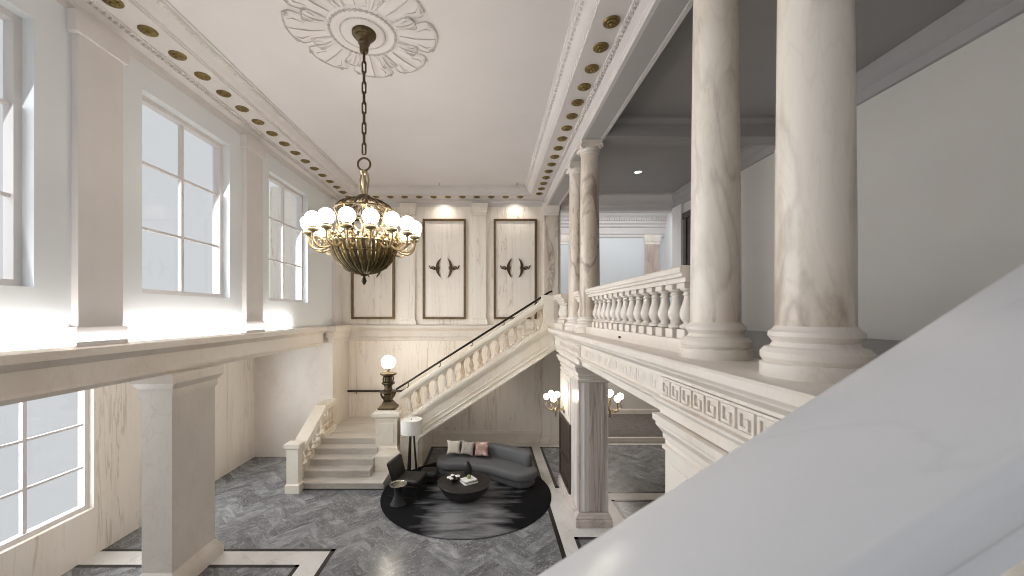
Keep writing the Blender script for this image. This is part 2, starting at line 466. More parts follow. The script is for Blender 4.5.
# window openings in the left wall
WIN_UP = [(9.3, 11.3), (5.9, 7.9), (2.5, 4.5)]
WIN_LO = [(8.6, 10.6), (5.4, 7.4), (2.2, 4.2)]
def wall_with_holes(x0, x1, y0, y1, z0, z1, holes, hz0, hz1):
    bm = BM()
    hs = sorted(holes)
    box(bm, x0, x1, y0, y1, z0, hz0); box(bm, x0, x1, y0, y1, hz1, z1)
    ys = [y0]+[v for h in hs for v in h]+[y1]
    for i in range(0, len(ys), 2): box(bm, x0, x1, ys[i], ys[i+1], hz0, hz1)
    return bm
struct('wall_left', wall_with_holes(XL-.35, XL, -1.6, YB, 4.19, 9.1, WIN_UP, 4.9, 8.0), M['blue_wall'])
struct('wall_left_lower', wall_with_holes(-7.8, -7.5, -1.6, YB, 0, 4.2, WIN_LO, .9, 3.3), M['wall'])
def window(n, x, y0, y1, z0, z1):
    bm = BM(); w = .08
    box(bm, x-.06, x+.06, y0, y0+w, z0, z1); box(bm, x-.06, x+.06, y1-w, y1, z0, z1)
    box(bm, x-.06, x+.06, y0+w, y1-w, z0, z0+w); box(bm, x-.06, x+.06, y0+w, y1-w, z1-w, z1)
    ym = (y0+y1)/2
    box(bm, x-.03, x+.03, ym-.03, ym+.03, z0+w, z1-w)
    for k in (1, 2):
        zz = z0+(z1-z0)*k/3
        box(bm, x-.025, x+.025, y0+w, ym-.03, zz-.02, zz+.02); box(bm, x-.025, x+.025, ym+.03, y1-w, zz-.02, zz+.02)
    o = obj('window_%d' % n, bm, M['cornice']); o['kind'] = 'structure'
    bm = BM(); box(bm, x-.008, x+.008, y0+w*.5, y1-w*.5, z0+w*.5, z1-w*.5); obj('pane', bm, M['glass'], o)
for i, (a, b) in enumerate(WIN_UP): window(i+1, XL-.2, a, b, 4.9, 8.0)
for i, (a, b) in enumerate(WIN_LO): window(i+4, -7.65, a, b, .9, 3.3)
# floor of the upper left wall, carried over the open side aisle
bm = BM(); box(bm, -7.5, XL-.34, -1.6, 12.45, 3.62, 4.0); struct('ceiling_side_aisle', bm, M['cornice'])
# projecting wall block in the back left corner, with its cornice
bm = BM(); box(bm, -7.5, -5.0, 12.47, YB, 0, 3.95)
struct('wall_corner_block', bm, M['stone'])
bm = BM()
P = [(12.47+.02, 3.62), (12.43, 3.66), (12.43, 3.74), (12.38, 3.80), (12.38, 3.95), (12.30, 4.03), (12.30, 4.16), (12.47+.02, 4.18)]
prism_x(bm, P, -7.5, -4.9)
P = [(-5.0-.02, 3.62), (-4.96, 3.66), (-4.96, 3.74), (-4.91, 3.80), (-4.91, 3.95), (-4.83, 4.03), (-4.83, 4.16), (-5.25, 4.18)]
prism_y(bm, P, 12.32, YB)
box(bm, -7.5, -4.85, 12.36, YB, 4.10, 4.18)
struct('trim_corner_block', bm, M['stone'])
bm = BM(); box(bm, XL-.1, XL+.09, 13.05, 13.6, 4.18, 8.2); box(bm, XL-.1, XL+.12, 13.0, 13.65, 4.18, 4.42); box(bm, XL-.1, XL+.13, 12.98, 13.67, 8.12, ZA)
for (a, b) in ((11.7, 12.3), (8.3, 8.9), (4.9, 5.5), (1.4, 2.0)):
    if b < 12: box(bm, XL-.1, XL+.09, a, b, 4.18, 8.2); box(bm, XL-.1, XL+.12, a-.05, b+.05, 4.18, 4.42); box(bm, XL-.1, XL+.13, a-.06, b+.06, 8.12, ZA)
struct('trim_left_pilasters', bm, M['cornice'])

bm = BM(); box(bm, XL-.3, 2.0, -1.6, YB+.2, ZC, ZC+.15); struct('ceiling', bm, M['plaster'])
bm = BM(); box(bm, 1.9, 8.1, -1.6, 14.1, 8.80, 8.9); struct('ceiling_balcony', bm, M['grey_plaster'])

# string course on the back wall at the balcony level
bm = BM()
f = lambda d: YB-d
P = [(YB+.02, 3.60), (f(.03), 3.62), (f(.03), 3.70), (f(.06), 3.74), (f(.03), 3.78), (f(.03), 3.97), (f(.07), 4.0), (f(.13), 4.06), (f(.13), 4.15), (f(.09), 4.18), (YB+.02, 4.19)]
prism_x(bm, P, -5.0, 1.95)
struct('trim_string_course', bm, M['stone'])
bm = BM()
P = [(YB+.02, -.01), (f(.07), -.01), (f(.07), .32), (f(.04), .36), (f(.02), .40), (YB+.02, .41)]
prism_x(bm, P, -2.0, 1.85)
struct('baseboard_back', bm, M['stone'])

# ------------------------------------------------------------------ upper entablature and cornice with gilded rosettes
# profile given as (distance into the room from the wall/architrave face, z)
CORN = [(-.05, ZA-.002), (.012, ZA-.002), (.012, 8.455), (.02, 8.46), (.02, 8.52), (.06, 8.54), (.10, 8.575), (.10, 8.60), (.17, 8.60), (.17, ZS), (.60, ZS),
        (.60, 8.66), (.62, 8.665), (.62, 8.685), (.66, 8.70), (.70, 8.75), (.74, 8.80), (.80, 8.83), (.80, 8.86), (.83, 8.87), (.83, 8.91), (-.05, 8.91)]
def rosette_bm():
    bm = BM()
    prof = [(0, -.085), (.022, -.08), (.032, -.062), (.026, -.05), (.05, -.052), (.066, -.04), (.07, -.03), (.082, -.034), (.106, -.03), (.118, -.014), (.118, .004)]
    lathe(bm, [(r, z) for r, z in prof], (0,0,0), 20)
    for k in range(8):      # petals round the boss
        a = 2*PI*k/8
        sphere(bm, (.052*math.cos(a), .052*math.sin(a), -.045), .019, 8, 6)
    for v in bm.verts: v.co = Vector((v.co.x*1.0, v.co.y*1.0, v.co.z*.72))
    return bm
def egg_row(bm, fn, n):
    for i in range(n):
        p = fn(i)
        box(bm, p[0]-.018, p[0]+.018, p[1]-.018, p[1]+.018, p[2]-.02, p[2]+.03)

bm = BM(); prism_x(bm, [(YB-d-.001, z-.0025) for d, z in CORN], XL+.4, 1.9)
cor_back = struct('trim_1', bm, M['cornice'])
cor_back['label'] = 'plaster cornice along the back wall with gilded rosettes'
ros_me = None
def rosette(parent, p):
    global ros_me
    if ros_me is None:
        ros_me = obj('rosette', rosette_bm(), M['gilt'], parent, local=True); ros_me['label'] = 'round gilded rosette'
        ros_me.location = p
        return ros_me
    c = ros_me.copy(); COL.objects.link(c); c.parent = parent; c.location = p
    return c
for i in range(12): rosette(cor_back, (-4.87+.5*i+.45, YB-.385, ZS))
bm = BM(); prism_y(bm, [(2.03-d, z) for d, z in CORN], -1.6, YB)
cor_right = struct('trim_2', bm, M['cornice'])
for i in range(16): rosette(cor_right, (2.03-.335, 13.149-.517*i, ZS))
bm = BM(); prism_y(bm, [(XL+d, z) for d, z in CORN], -1.6, YB)
cor_left = struct('trim_3', bm, M['cornice'])
for i in range(17): rosette(cor_left, (XL+.385, YB-.385-.53*i, ZS))
# rows of small dentils under the soffit
bm = BM(); egg_row(bm, lambda i: (2.03-.135, -1.0+.085*i, 8.585), 170); obj('dentils', bm, M['cornice'], cor_right)
bm = BM(); egg_row(bm, lambda i: (-4.9+.085*i, YB-.135, 8.585), 80); obj('dentils', bm, M['cornice'], cor_back)
bm = BM(); egg_row(bm, lambda i: (XL+.135, -1.0+.085*i, 8.585), 170); obj('dentils', bm, M['cornice'], cor_left)
# leaf band on the crown, right side
for par, fn, n in ((cor_right, lambda i: (2.03-.765, -1.0+.10*i, 8.81), 145), (cor_back, lambda i: (-4.5+.10*i, YB-.765, 8.81), 58), (cor_left, lambda i: (XL+.765, -1.0+.10*i, 8.81), 145)):
    bm = BM()
    for i in range(n):
        p = fn(i); lathe(bm, [(0, -.018), (.03, -.006), (.036, .006), (.02, .012)], p, 6)
    obj('leaf_moulding', bm, M['cornice'], par)
# entablature body over the columns (soffit visible from below) and inner face
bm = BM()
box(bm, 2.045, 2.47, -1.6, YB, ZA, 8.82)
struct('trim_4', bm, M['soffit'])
bm = BM()
prism_y(bm, [(2.43, ZA-.012), (2.50, ZA-.012), (2.50, 8.62), (2.53, 8.65), (2.58, 8.70), (2.58, 8.82), (2.46, 8.82)], -1.6, YB)
struct('trim_5', bm, M['cornice'])
# cross beams of the balcony ceiling
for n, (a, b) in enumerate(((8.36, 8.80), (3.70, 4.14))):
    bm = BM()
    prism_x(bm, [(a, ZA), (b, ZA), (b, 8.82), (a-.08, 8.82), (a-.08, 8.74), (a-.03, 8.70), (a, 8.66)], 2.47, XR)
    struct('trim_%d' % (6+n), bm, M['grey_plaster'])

# ------------------------------------------------------------------ balcony: right wall, far header and far room
bm = BM(); box(bm, XR, XR+.25, -1.6, YB, 4.0, 8.85); struct('wall_right', bm, M['grey_wall'])
bm = BM(); box(bm, XR, XR+.25, -1.6, 14.0, 0, 4.0); struct('wall_right_lower', bm, M['grey_wall'])
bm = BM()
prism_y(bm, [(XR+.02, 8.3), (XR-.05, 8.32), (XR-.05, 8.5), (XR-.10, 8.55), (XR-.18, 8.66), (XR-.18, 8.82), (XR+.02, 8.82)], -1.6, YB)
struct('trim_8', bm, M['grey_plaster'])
bm = BM()
prism_x(bm, [(YB-.04, 8.24), (14.25, 8.24), (14.25, 8.82), (YB-.30, 8.82), (YB-.30, 8.72), (YB-.18, 8.62), (YB-.12, 8.5), (YB-.12, 8.40), (YB-.04, 8.38)], 2.55, XR+.2)
struct('trim_9', bm, M['cornice'])
# dark timber door casing on the right wall
bm = BM()
box(bm, XR-.07, XR+.01, 12.95, 13.12, ZL, 7.75); box(bm, XR-.07, XR+.01, 11.0, 11.17, ZL, 7.75); box(bm, XR-.09, XR+.01, 10.95, 13.15, 7.75, 7.95)
d = obj('door_1', bm, M['dark_wood']); d['kind'] = 'structure'
bm = BM(); box(bm, XR-.03, XR+.01, 11.17, 12.95, ZL, 7.75); obj('door_leaf', bm, M['dark_wood'], d)
# white casing and pilaster strip on the right wall
bm = BM(); box(bm, XR-.10, XR+.01, 13.2, 13.85, ZL, 8.3); box(bm, XR-.10, XR+.01, 7.9, 8.9, ZL, 8.3); struct('trim_10', bm, M['cornice'])
# unseen front wall of balcony and aisle, added to keep world light out
bm = BM(); box(bm, 2.6, 6.85, -1.85, -1.6, 0, 8.9); struct('wall_front', bm, M['grey_wall'])
# far room
bm = BM(); box(bm, 1.0, 8.2, 17.4, 17.6, 4.0, 9.3); struct('wall_far', bm, M['blue_wall'])
bm = BM(); box(bm, 7.8, 8.0, 14.1, 17.4, 4.0, 9.3); struct('wall_far_right', bm, M['blue_wall'])
bm = BM(); box(bm, 1.0, 8.2, 14.1, 17.6, 9.25, 9.4); struct('ceiling_far', bm, M['plaster'])
bm = BM(); box(bm, 1.0, 1.2, 14.2, 17.4, 4.0, 9.3); struct('wall_far_left', bm, M['blue_wall'])
bm = BM(); box(bm, XR-.02, 8.2, YB+.02, 14.15, 4.0, 9.3); struct('wall_far_return', bm, M['blue_wall'])
bm = BM()
Yf = 17.4
prism_x(bm, [(Yf+.02, 7.95), (Yf-.05, 7.97), (Yf-.05, 8.08), (Yf-.1, 8.12), (Yf-.1, 8.38), (Yf-.18, 8.42), (Yf-.18, 8.5), (Yf-.26, 8.56), (Yf-.26, 8.8), (Yf-.4, 8.9), (Yf-.4, 9.0), (Yf-.5, 9.1), (Yf-.5, 9.26), (Yf+.02, 9.26)], 1.2, 7.8)
for i in range(60): box(bm, 1.3+.108*i, 1.36+.108*i, Yf-.32, Yf-.24, 8.66, 8.78)
struct('trim_11', bm, M['cornice'])
bm = BM(); box(bm, 7.74, 7.82, 16.2, 16.9, 5.4, 6.4); struct('trim_12', bm, M['grey_wall'])

bm = BM(); box(bm, 1.0, 8.2, 14.15, 17.6, 3.86, ZL-.005); struct('floor_far', bm, M['cornice'])
# lower corridor to the right of the hall
bm = BM(); box(bm, 2.56, 8.1, YB+.02, 17.2, -.003, .16); struct('floor_corridor', bm, M['carpet'])
bm = BM(); box(bm, 2.5, 6.6, YB-.06, YB+.03, 0, .175); struct('trim_13', bm, M['stone'])
bm = BM(); box(bm, 1.0, 8.3, 17.2, 17.4, 0, 3.86); struct('wall_corridor', bm, M['grey_wall'])
bm = BM(); box(bm, 2.3, 2.55, 14.2, 17.2, 0, 3.86); box(bm, 8.1, 8.3, 14.0, 17.2, 0, 3.86); struct('wall_corridor_sides', bm, M['grey_wall'])
bm = BM(); box(bm, 2.56, 8.1, 17.13, 17.22, .16, .34); struct('baseboard_corridor', bm, M['stone'])

# ------------------------------------------------------------------ balcony slab and beam with Greek key
bal = thing('balcony', 'white marble balcony edge with Greek key frieze, carried on two big piers', 'balcony', (XC, 6, ZL))
bm = BM(); box(bm, 2.57, 6.59, -1.6, 14.14, 3.87, ZL-.03); obj('floor_slab', bm, M['cornice'], bal)
bm = BM(); box(bm, 2.59, 6.59, -1.6, 14.15, ZL-.03, ZL-.004); obj('floor_paving', bm, M['mid_floor'], bal)
BEAM = [(2.58, 3.49), (XF+.03, 3.49), (XF+.03, 3.56), (XF, 3.57), (XF, 3.60), (XF-.03, 3.62), (XF-.05, 3.65), (XF-.05, 3.67), (XF, 3.68), (XF, 3.90),
        (XF-.03, 3.91), (XF-.03, 3.94), (XF-.09, 3.98), (XF-.13, 4.01), (XF-.13, 4.03), (XF-.20, 4.05), (XF-.22, 4.08), (XF-.22, 4.14), (XF-.20, ZL), (2.58, ZL)]
bm = BM(); prism_y(bm, BEAM, -1.6, 11.42)
prism_y(bm, [(2.58, 3.49), (XF+.06, 3.49), (XF+.06, ZL), (2.58, ZL)], 11.42, YB-.01)
obj('beam', bm, M['stone'], bal)
def key_units(bm, y0, y1, x, pitch=.215, z0=3.70, z1=3.88, dep=.02, w=.024):
    n = int((y1-y0)/pitch)
    for i in range(n):
        a = y0+i*pitch
        u = pitch-w*1.5
        h = z1-z0
        def st(p0, p1, q0, q1): box(bm, x-dep, x+.01, a+p0*u, a+p1*u, z0+q0*h, z0+q1*h)
        e = w/u; g = w/h
        st(0, e, 0, 1); st(e, 1, 1-g, 1); st(1-e, 1, .18, 1-g); st(.36, 1-e, .18, .18+g); st(.36, .36+e, .18+g, .66); st(.36+e, .66, .66-g, .66)
        box(bm, x-dep, x+.01, a+e*u, a+pitch, z0, z0+g*h*.8)
bm = BM(); key_units(bm, 4.45, 8.1, XF, dep=.005); obj('greek_key_frieze', bm, M['stone'], bal)
# frieze breaks forward over each pier
for n, (a, b) in enumerate(((1.86, 4.32), (8.2, 10.6))):
    bm = BM()
    box(bm, XF-.035, XF+.05, a, b, 3.50, 3.90)
    prism_y(bm, [(XF, 3.60), (XF-.06, 3.61), (XF-.09, 3.65), (XF-.09, 3.675), (XF, 3.68)], a-.05, b+.05)
    obj('frieze_block', bm, M['stone'], bal)
bm = BM(); key_units(bm, 1.9, 4.3, XF-.035, dep=.022); obj('greek_key_frieze', bm, M['stone'], bal)
bm = BM(); key_units(bm, 8.25, 10.4, XF-.035, dep=.012); obj('greek_key_frieze', bm, M['stone'], bal)

# ------------------------------------------------------------------ piers
def ring_mould(bm, x0, x1, y0, y1, prof):
    """mitred moulding round a rectangle; prof: (outset, z) bottom to top, closed solid"""
    rings = []
    for o, z in prof:
        rings.append([bm.verts.new(p) for p in ((x0-o,y0-o,z),(x1+o,y0-o,z),(x1+o,y1+o,z),(x0-o,y1+o,z))])
    for a, b in zip(rings, rings[1:]):
        for i in range(4):
            j = (i+1) % 4; bm.faces.new((a[i], a[j], b[j], b[i]))
    bm.faces.new(list(reversed(rings[0]))); bm.faces.new(rings[-1])
PIER_CAP = [(.0, 3.10), (.025, 3.12), (.025, 3.16), (.0, 3.17), (.0, 3.22), (.02, 3.24), (.02, 3.29), (.05, 3.33), (.075, 3.37), (.075, 3.40), (.10, 3.42), (.10, 3.487)]
PIER_BASE = [(.075, 0), (.075, .15), (.06, .165), (.065, .20), (.05, .235), (.03, .25), (.03, .27), (.015, .285), (.0, .30)]
def pier(name_label, y0, y1, front):
    t = thing('pier', name_label, 'pier', (XC, (y0+y1)/2, 0))
    bm = BM(); ring_mould(bm, XF, 2.57, y0, y1, [(0, .32), (0, 3.12)]); obj('shaft', bm, M['pier'] if front else M['stone'], t)
    bm = BM(); ring_mould(bm, XF, 2.57, y0, y1, PIER_CAP); obj('capital', bm, M['stone'], t)
    bm = BM(); ring_mould(bm, XF, 2.57, y0, y1, PIER_BASE); obj('base', bm, M['pier_base'] if front else M['stone'], t)
    return t
pier_far = pier('grey veined marble pier on a stepped base, bearing the sconces beside the rug', 8.40, 10.45, True)
# shallow raised fillets on its front face and the white upper panel on the hall side
bm = BM(); box(bm, XF+.10, XF+.14, 8.385, 8.41, .36, 3.08); box(bm, 2.57-.14, 2.57-.10, 8.385, 8.41, .36, 3.08); obj('fillet', bm, M['pier'], pier_far)
bm = BM(); box(bm, XF-.025, XF+.01, 9.15, 10.42, 1.98, 3.08)
box(bm, XF-.04, XF+.01, 9.28, 10.30, 2.15, 2.95)
obj('white_side_panel', bm, M['stone'], pier_far)
pier_near = pier('cream white pier with moulded capital under the near end of the balcony', 2.05, 4.27, False)
bm = BM(); box(bm, XF-.012, XF+.01, 2.2, 4.1, .5, 3.0); obj('side_panel', bm, M['stone'], pier_near)
# brown panel on the hall side of the pier
wp = thing('wall_panel', 'dark brown framed panel standing against the hall side of the sconce pier', 'panel', (XF-.03, 9.8, .33))
bm = BM(); box(bm, XF-.03, XF-.005, 9.2, 10.42, .34, 1.96); obj('board', bm, M['dark_wood'], wp)
bm = BM()
for (a, b, c, e) in ((9.15, 9.24, .34, 1.97), (10.36, 10.45, .34, 1.97), (9.24, 10.36, .34, .44), (9.24, 10.36, 1.87, 1.97), (9.24, 10.36, .95, 1.0)): box(bm, XF-.055, XF-.005, a, b, c, e)
obj('frame', bm, M['dark_wood'], wp)

# left aisle piers (out of the photo, carrying the upper left wall)
for k, (a, b) in enumerate(((6.4, 7.4), (1.6, 2.6))):
    t = thing('pier', ('farther' if k == 0 else 'nearer')+' plain cream pier under the left window wall', 'pier', (-5.4, (a+b)/2, 0))
    bm = BM(); ring_mould(bm, -5.7, -5.2, a, b, [(.1, 0), (.1, .16), (.05, .25), (0, .33), (0, 3.2), (.03, 3.25), (.03, 3.35), (.1, 3.45), (.1, 3.61)]); obj('shaft', bm, M['stone'], t)
bm = BM(); prism_y(bm, [(XL-.35, 3.6), (XL+.02, 3.6), (XL+.05, 3.66), (XL+.02, 3.7), (XL+.02, 3.95), (XL+.15, 4.05), (XL+.15, 4.15), (XL+.1, 4.19), (XL-.35, 4.19)], -1.6, 12.32); struct('trim_14', bm, M['stone'])

# ------------------------------------------------------------------ columns
def column(label, y, first=None):
    if first is not None: return dup(first, (XC, y, ZL), label=label)
    t = thing('column', label, 'column', (XC, y, ZL))
    bm = BM()
    lathe(bm, [(.315, 0), (.315, .09), (.29, .10), (.31, .13), (.31, .17), (.285, .20), (.25, .21), (.235, .24), (.25, .26), (.265, .28), (.26, .31), (.235, .33), (.225, .35)], (0,0,0), 32)
    obj('base', bm, M['stone'], t, local=True)
    bm = BM()
    n = 12; h = 3.62
    prof = []
    for i in range(n+1):
        q = i/n
        prof.append((.222-.032*q**1.6, .34+(h)*q))
    lathe(bm, prof, (0,0,0), 32)
    obj('shaft', bm, M['column'], t, local=True)
    bm = BM()
    lathe(bm, [(.195, 3.95), (.21, 3.97), (.21, 3.99), (.20, 4.0), (.225, 4.06), (.22, 4.09)], (0,0,0), 32)
    box(bm, -.222, .222, -.222, .222, 4.17, ZA-ZL-.002)
    box(bm, -.20, .20, -.20, .20, 4.09, 4.17)
    for sx in (-1, 1):      # volutes: spiral scrolls front and back
        for sy in (-1, 1):
            pts = []
            for i in range(22):
                a = i/21*2.6*PI
                r = .056*(1-i/21*.8)
                pts.append((sx*.19+sx*r*math.cos(a-PI/2), sy*.205, 4.10+r*math.sin(a+PI/2)))
            tube(bm, pts, [.018*(1-.5*i/21) for i in range(22)], 6)
        tube(bm, [(sx*.19, -.205, 4.10), (sx*.19, 0, 4.10), (sx*.19, .205, 4.10)], [.05, .036, .05], 12)
    obj('capital', bm, M['stone'], t, local=True)
    return t
c1 = column('veined marble column standing directly above the front of the sconce pier', 8.72)
column('veined marble column half hidden behind the front column above the sconce pier', 9.95, c1)
column('veined marble column standing at the near end of the balcony balustrade', 3.88, c1)
column('veined marble column nearest to the camera, farthest right of the row', 2.70, c1)

# ------------------------------------------------------------------ pilasters on the back wall
def pilaster(label, x, z0, z1, w, mat, y=YB, depth=.09, capital=True):
    t = thing('pilaster', label, 'pilaster', (x, y, z0))
    def clampy():
        for v in bm.verts: v.co.y = min(v.co.y, y-.001)
    bm = BM(); box(bm, x-w/2, x+w/2, y-depth, y-.001, z0+.22, z1-.34 if capital else z1); obj('shaft', bm, mat, t)
    bm = BM(); h = w/2
    ring_mould(bm, x-h, x+h, y-depth, y+.0, [(.05, z0), (.05, z0+.10), (.04, z0+.13), (.02, z0+.16), (.02, z0+.2), (0, z0+.22)]); clampy(); obj('base', bm, M['wall'], t)
    if capital:
        bm = BM(); ring_mould(bm, x-h, x+h, y-depth, y, [(0, z1-.34), (.02, z1-.33), (.02, z1-.30), (0, z1-.29), (0, z1-.23), (.025, z1-.20), (.025, z1-.16), (.05, z1-.10), (.05, z1)])
        for sx in (-1, 1): tube(bm, [(x+sx*(h+.0), y-depth-.015, z1-.16), (x+sx*(h+.0), y, z1-.16)], .035, 12)
        box(bm, x-h-.06, x+h+.06, y-depth-.04, y-.002, z1, z1+.10)
        clampy(); obj('capital', bm, M['wall'], t)
    return t
pilaster('veined marble pilaster between the panel behind the chandelier and the middle panel', -2.86, 4.19, ZA, .46, M['wall'])
pilaster('veined marble pilaster between the middle panel and the right panel', -.33, 4.19, ZA, .46, M['panel'])
pilaster('brown veined marble pilaster at the right end of the back wall', 2.20, ZL, ZA, .48, M['column'], depth=.14)
pilaster('tall cream pilaster below the balcony, beside the left globes of the sconces', 2.16, 0.0, 3.9, .60, M['panel'], depth=.13)
pilaster('pinkish marble pilaster in the pale room beyond the balcony', 7.25, ZL, 7.97, .62, M['pinkish'], y=17.4, depth=.12)
pilaster('narrow pale pilaster seen left of the columns in the room beyond', 3.25, ZL, 7.97, .45, M['blue_wall'], y=17.4, depth=.12)

# ------------------------------------------------------------------ framed wall panels with bronze crescents
def crescent(bm, sgn):
    """bracket-shaped bronze crescent with a scroll; local x outwards = sgn"""
    cxr = .30; R = .43
    n = 18
    outer, inner = [], []
    for i in range(n+1):
        a = math.radians(-54+108*i/n)
        q = 1-abs(2*i/n-1)**1.6
        ro = R; ri = R-.014-.098*q
        # arc bulging outwards (left one looks like an opening bracket)
        outer.append((-.11+ro*math.cos(a)-.02, ro*math.sin(a)*.97))
        inner.append((-.11+ri*math.cos(a)-.02, ri*math.sin(a)*.99))
    pts = outer+list(reversed(inner))
    prism(bm, [(sgn*u, v) for u, v in pts], lambda u, v, t: (u, t, v), 0, -.045)
    # outward scrolls
    def sp(cx, cz, r0, r1, a0, turns, rad):
        P = [(sgn*(cx+(r0+(r1-r0)*k/20)*math.cos(a0+turns*2*PI*k/20)), -.03, cz+(r0+(r1-r0)*k/20)*math.sin(a0+turns*2*PI*k/20)) for k in range(21)]
        tube(bm, P, rad, 6)
    sp(.385, -.01, .07, .02, 0, 1.2, .016)
    sp(.335, -.03, .05, .015, PI, -1.1, .014)
    tube(bm, [(sgn*.44, -.03, -.03), (sgn*.49, -.03, -.01), (sgn*.51, -.03, .05), (sgn*.545, -.03, .09)], [.02, .018, .022, .01], 6)
    # small square key on the inner side
    for (a, b, c, d) in ((.16, .25, .03, .048), (.16, .25, -.048, -.03), (.16, .178, -.03, .03)):
        u0, u1 = sorted((sgn*a, sgn*b)); box(bm, u0, u1, -.03, .0, c, d)
proto = None
for label, x in (('bronze framed marble panel partly hidden behind the chandelier', -4.12), ('bronze framed marble panel with crescents, the middle one of three', -1.59), ('bronze framed marble panel with crescents, the right one, above the stair rail', .93)):
    w, z0, z1 = 1.53, 4.38, 7.94
    if proto is None:
        t = thing('wall_panel', label, 'wall panel', (x, YB-.02, z0), group='bronze framed panels on the back wall')
        h = z1-z0
        bm = BM(); box(bm, -w/2+.04, w/2-.04, -.015, .03, .04, h-.04); obj('marble_slab', bm, M['panel'], t, local=True)
        bm = BM(); b = .075
        for (x0, x1, a, c) in ((-w/2, w/2, 0, b), (-w/2, w/2, h-b, h), (-w/2, -w/2+b, b, h-b), (w/2-b, w/2, b, h-b)): box(bm, x0, x1, -.06, .03, a, c)
        obj('frame', bm, M['frame'], t, local=True)
        for sg in (-1, 1):
            bm = BM(); crescent(bm, sg)
            o = obj('crescent_ornament', bm, M['bronze'], t, local=True); o.location = (0, -.015, 6.2-z0)
        proto = t
    else: dup(proto, (x, YB-.02, z0), label=label)

# ------------------------------------------------------------------ lower steps, landing and newel
st = thing('staircase', 'marble staircase: five low steps, landing and flight rising right along the back wall', 'stairs', (-3.5, 10.2, 0))
for i in range(5):
    y = 10.2+.35*i; z = .18*(i+1)
    xr = -2.76 if i < 1 else -3.22
    bm = BM()
    y1 = YB-.025 if i == 4 else y+.36
    prism_x(bm, [(y, z-.18), (y1, z-.18), (y1, z), (y-.05, z), (y-.055, z-.02), (y-.05, z-.042), (y, z-.052)], -4.99, xr)
    if i == 0: box(bm, -3.24, xr, y+.355, 11.3, .001, z-.001)
    if i == 4: box(bm, xr+.001, -2.4, 11.75, y1-.002, .01, z-.002)
    obj('step' if i < 4 else 'landing', bm, M['step'], st)
SL = .65
def Zb(x): return .914+SL*(x+2.06)        # lower edge of the outer string
# flight
bm = BM()
n = 19
pts = [(-2.78, .9)]
x = -2.78; z = .9
run = (1.95+2.78)/n; rise = (ZL-.9)/n
up = []
for i in range(n):
    z += rise; up.append((x, z)); x += run; up.append((x, z))
low = [(1.95, 3.49), (-2.0, .95), (-2.0, .0), (-2.78, .0)]
pts = [(-2.78, .9)]+up+low
prism_y(bm, pts, 11.72, YB-.025)
obj('flight', bm, M['stair'], st)
# outer string with mouldings
x0, x1 = -2.62, 1.80
def sheared(bm, xa, xb, lo, hi, ya, yb, foot=False):
    P = [(xa, Zb(xa)+lo), (xb, Zb(xb)+lo), (xb, Zb(xb)+hi), (xa, Zb(xa)+hi)]
    prism_y(bm, P, ya, yb)
bm = BM()
prism_y(bm, [(-2.62, 0), (-2.10, 0), (-2.10, .80), (-2.02, Zb(-2.02)), (1.96, Zb(1.96)), (1.96, ZL), (1.74, ZL), (x0, Zb(x0)+.84)], 11.47, 11.74)
obj('string', bm, M['stair'], st)
bm = BM()
for lo, hi, d in ((.0, .05, .05), (.05, .12, .025), (.18, .21, .035), (.32, .34, .02), (.64, .69, .03), (.69, .77, .065), (.77, .85, .10)):
    sheared(bm, -2.05 if lo < .3 else -2.55, 1.72, lo, hi, 11.47-d, 11.48)
obj('string_moulding', bm, M['stair'], st)

# stair balustrade
sb = thing('balustrade', 'sloping marble balustrade along the stair flight under the long black handrail', 'balustrade', (-.4, 11.6, 2.8))
bm = BM()
P = lambda xa, xb, lo, hi, ya, yb: sheared(bm, xa, xb, lo, hi, ya, yb)
P(-2.62, 1.60, 1.46, 1.51, 11.50, 11.72); P(-2.62, 1.60, 1.51, 1.56, 11.47, 11.75); P(-2.62, 1.60, 1.56, 1.66, 11.43, 11.79); P(-2.62, 1.60, 1.66, 1.70, 11.46, 11.76)
obj('coping', bm, M['stair'], sb)
bm = BM(); P(-2.6, 1.60, .84, .90, 11.50, 11.72); obj('base_rail', bm, M['stair'], sb)
def stair_baluster():
    bm = BM()
    # plinth and cap blocks follow the slope
    for (lo, hi) in ((.0, .07), (.41, .47)):
        h = .075
        vs = box(bm, -h, h, -h, h, lo, hi)
        for v in vs: v.co.z += SL*v.co.x
    lathe(bm, [(.05, .03), (.05, .075), (.032, .09), (.038, .10), (.066, .14), (.074, .18), (.062, .23), (.040, .29), (.034, .33), (.048, .35), (.036, .365), (.05, .39), (.05, .45)], (0,0,0), 14)
    return bm
b0 = None
for i in range(16):
    x = -2.36+.262*i
    z = Zb(x)+.89
    if b0 is None:
        b0 = obj('baluster', stair_baluster(), M['baluster'], sb, local=True); b0.location = Vector((x, 11.61, z))-sb.location; b0.scale = (1.04, 1.04, 1.26)
    else: dup_part(b0, sb, Vector((x, 11.61, z))-sb.location)
# corner post of the upper landing
np_ = thing('newel_post', 'square marble corner post where the stair rail meets the balcony', 'newel', (1.82, 11.6, ZL))
bm = BM(); ring_mould(bm, 1.60, 1.90, 11.44, 11.76, [(.03, Zb(1.6)+.7), (.03, ZL+.14), (0, ZL+.18), (0, ZL+.78), (.02, ZL+.80), (.05, ZL+.86), (.05, ZL+.95), (0, ZL+.97)]); obj('post', bm, M['stair'], np_)

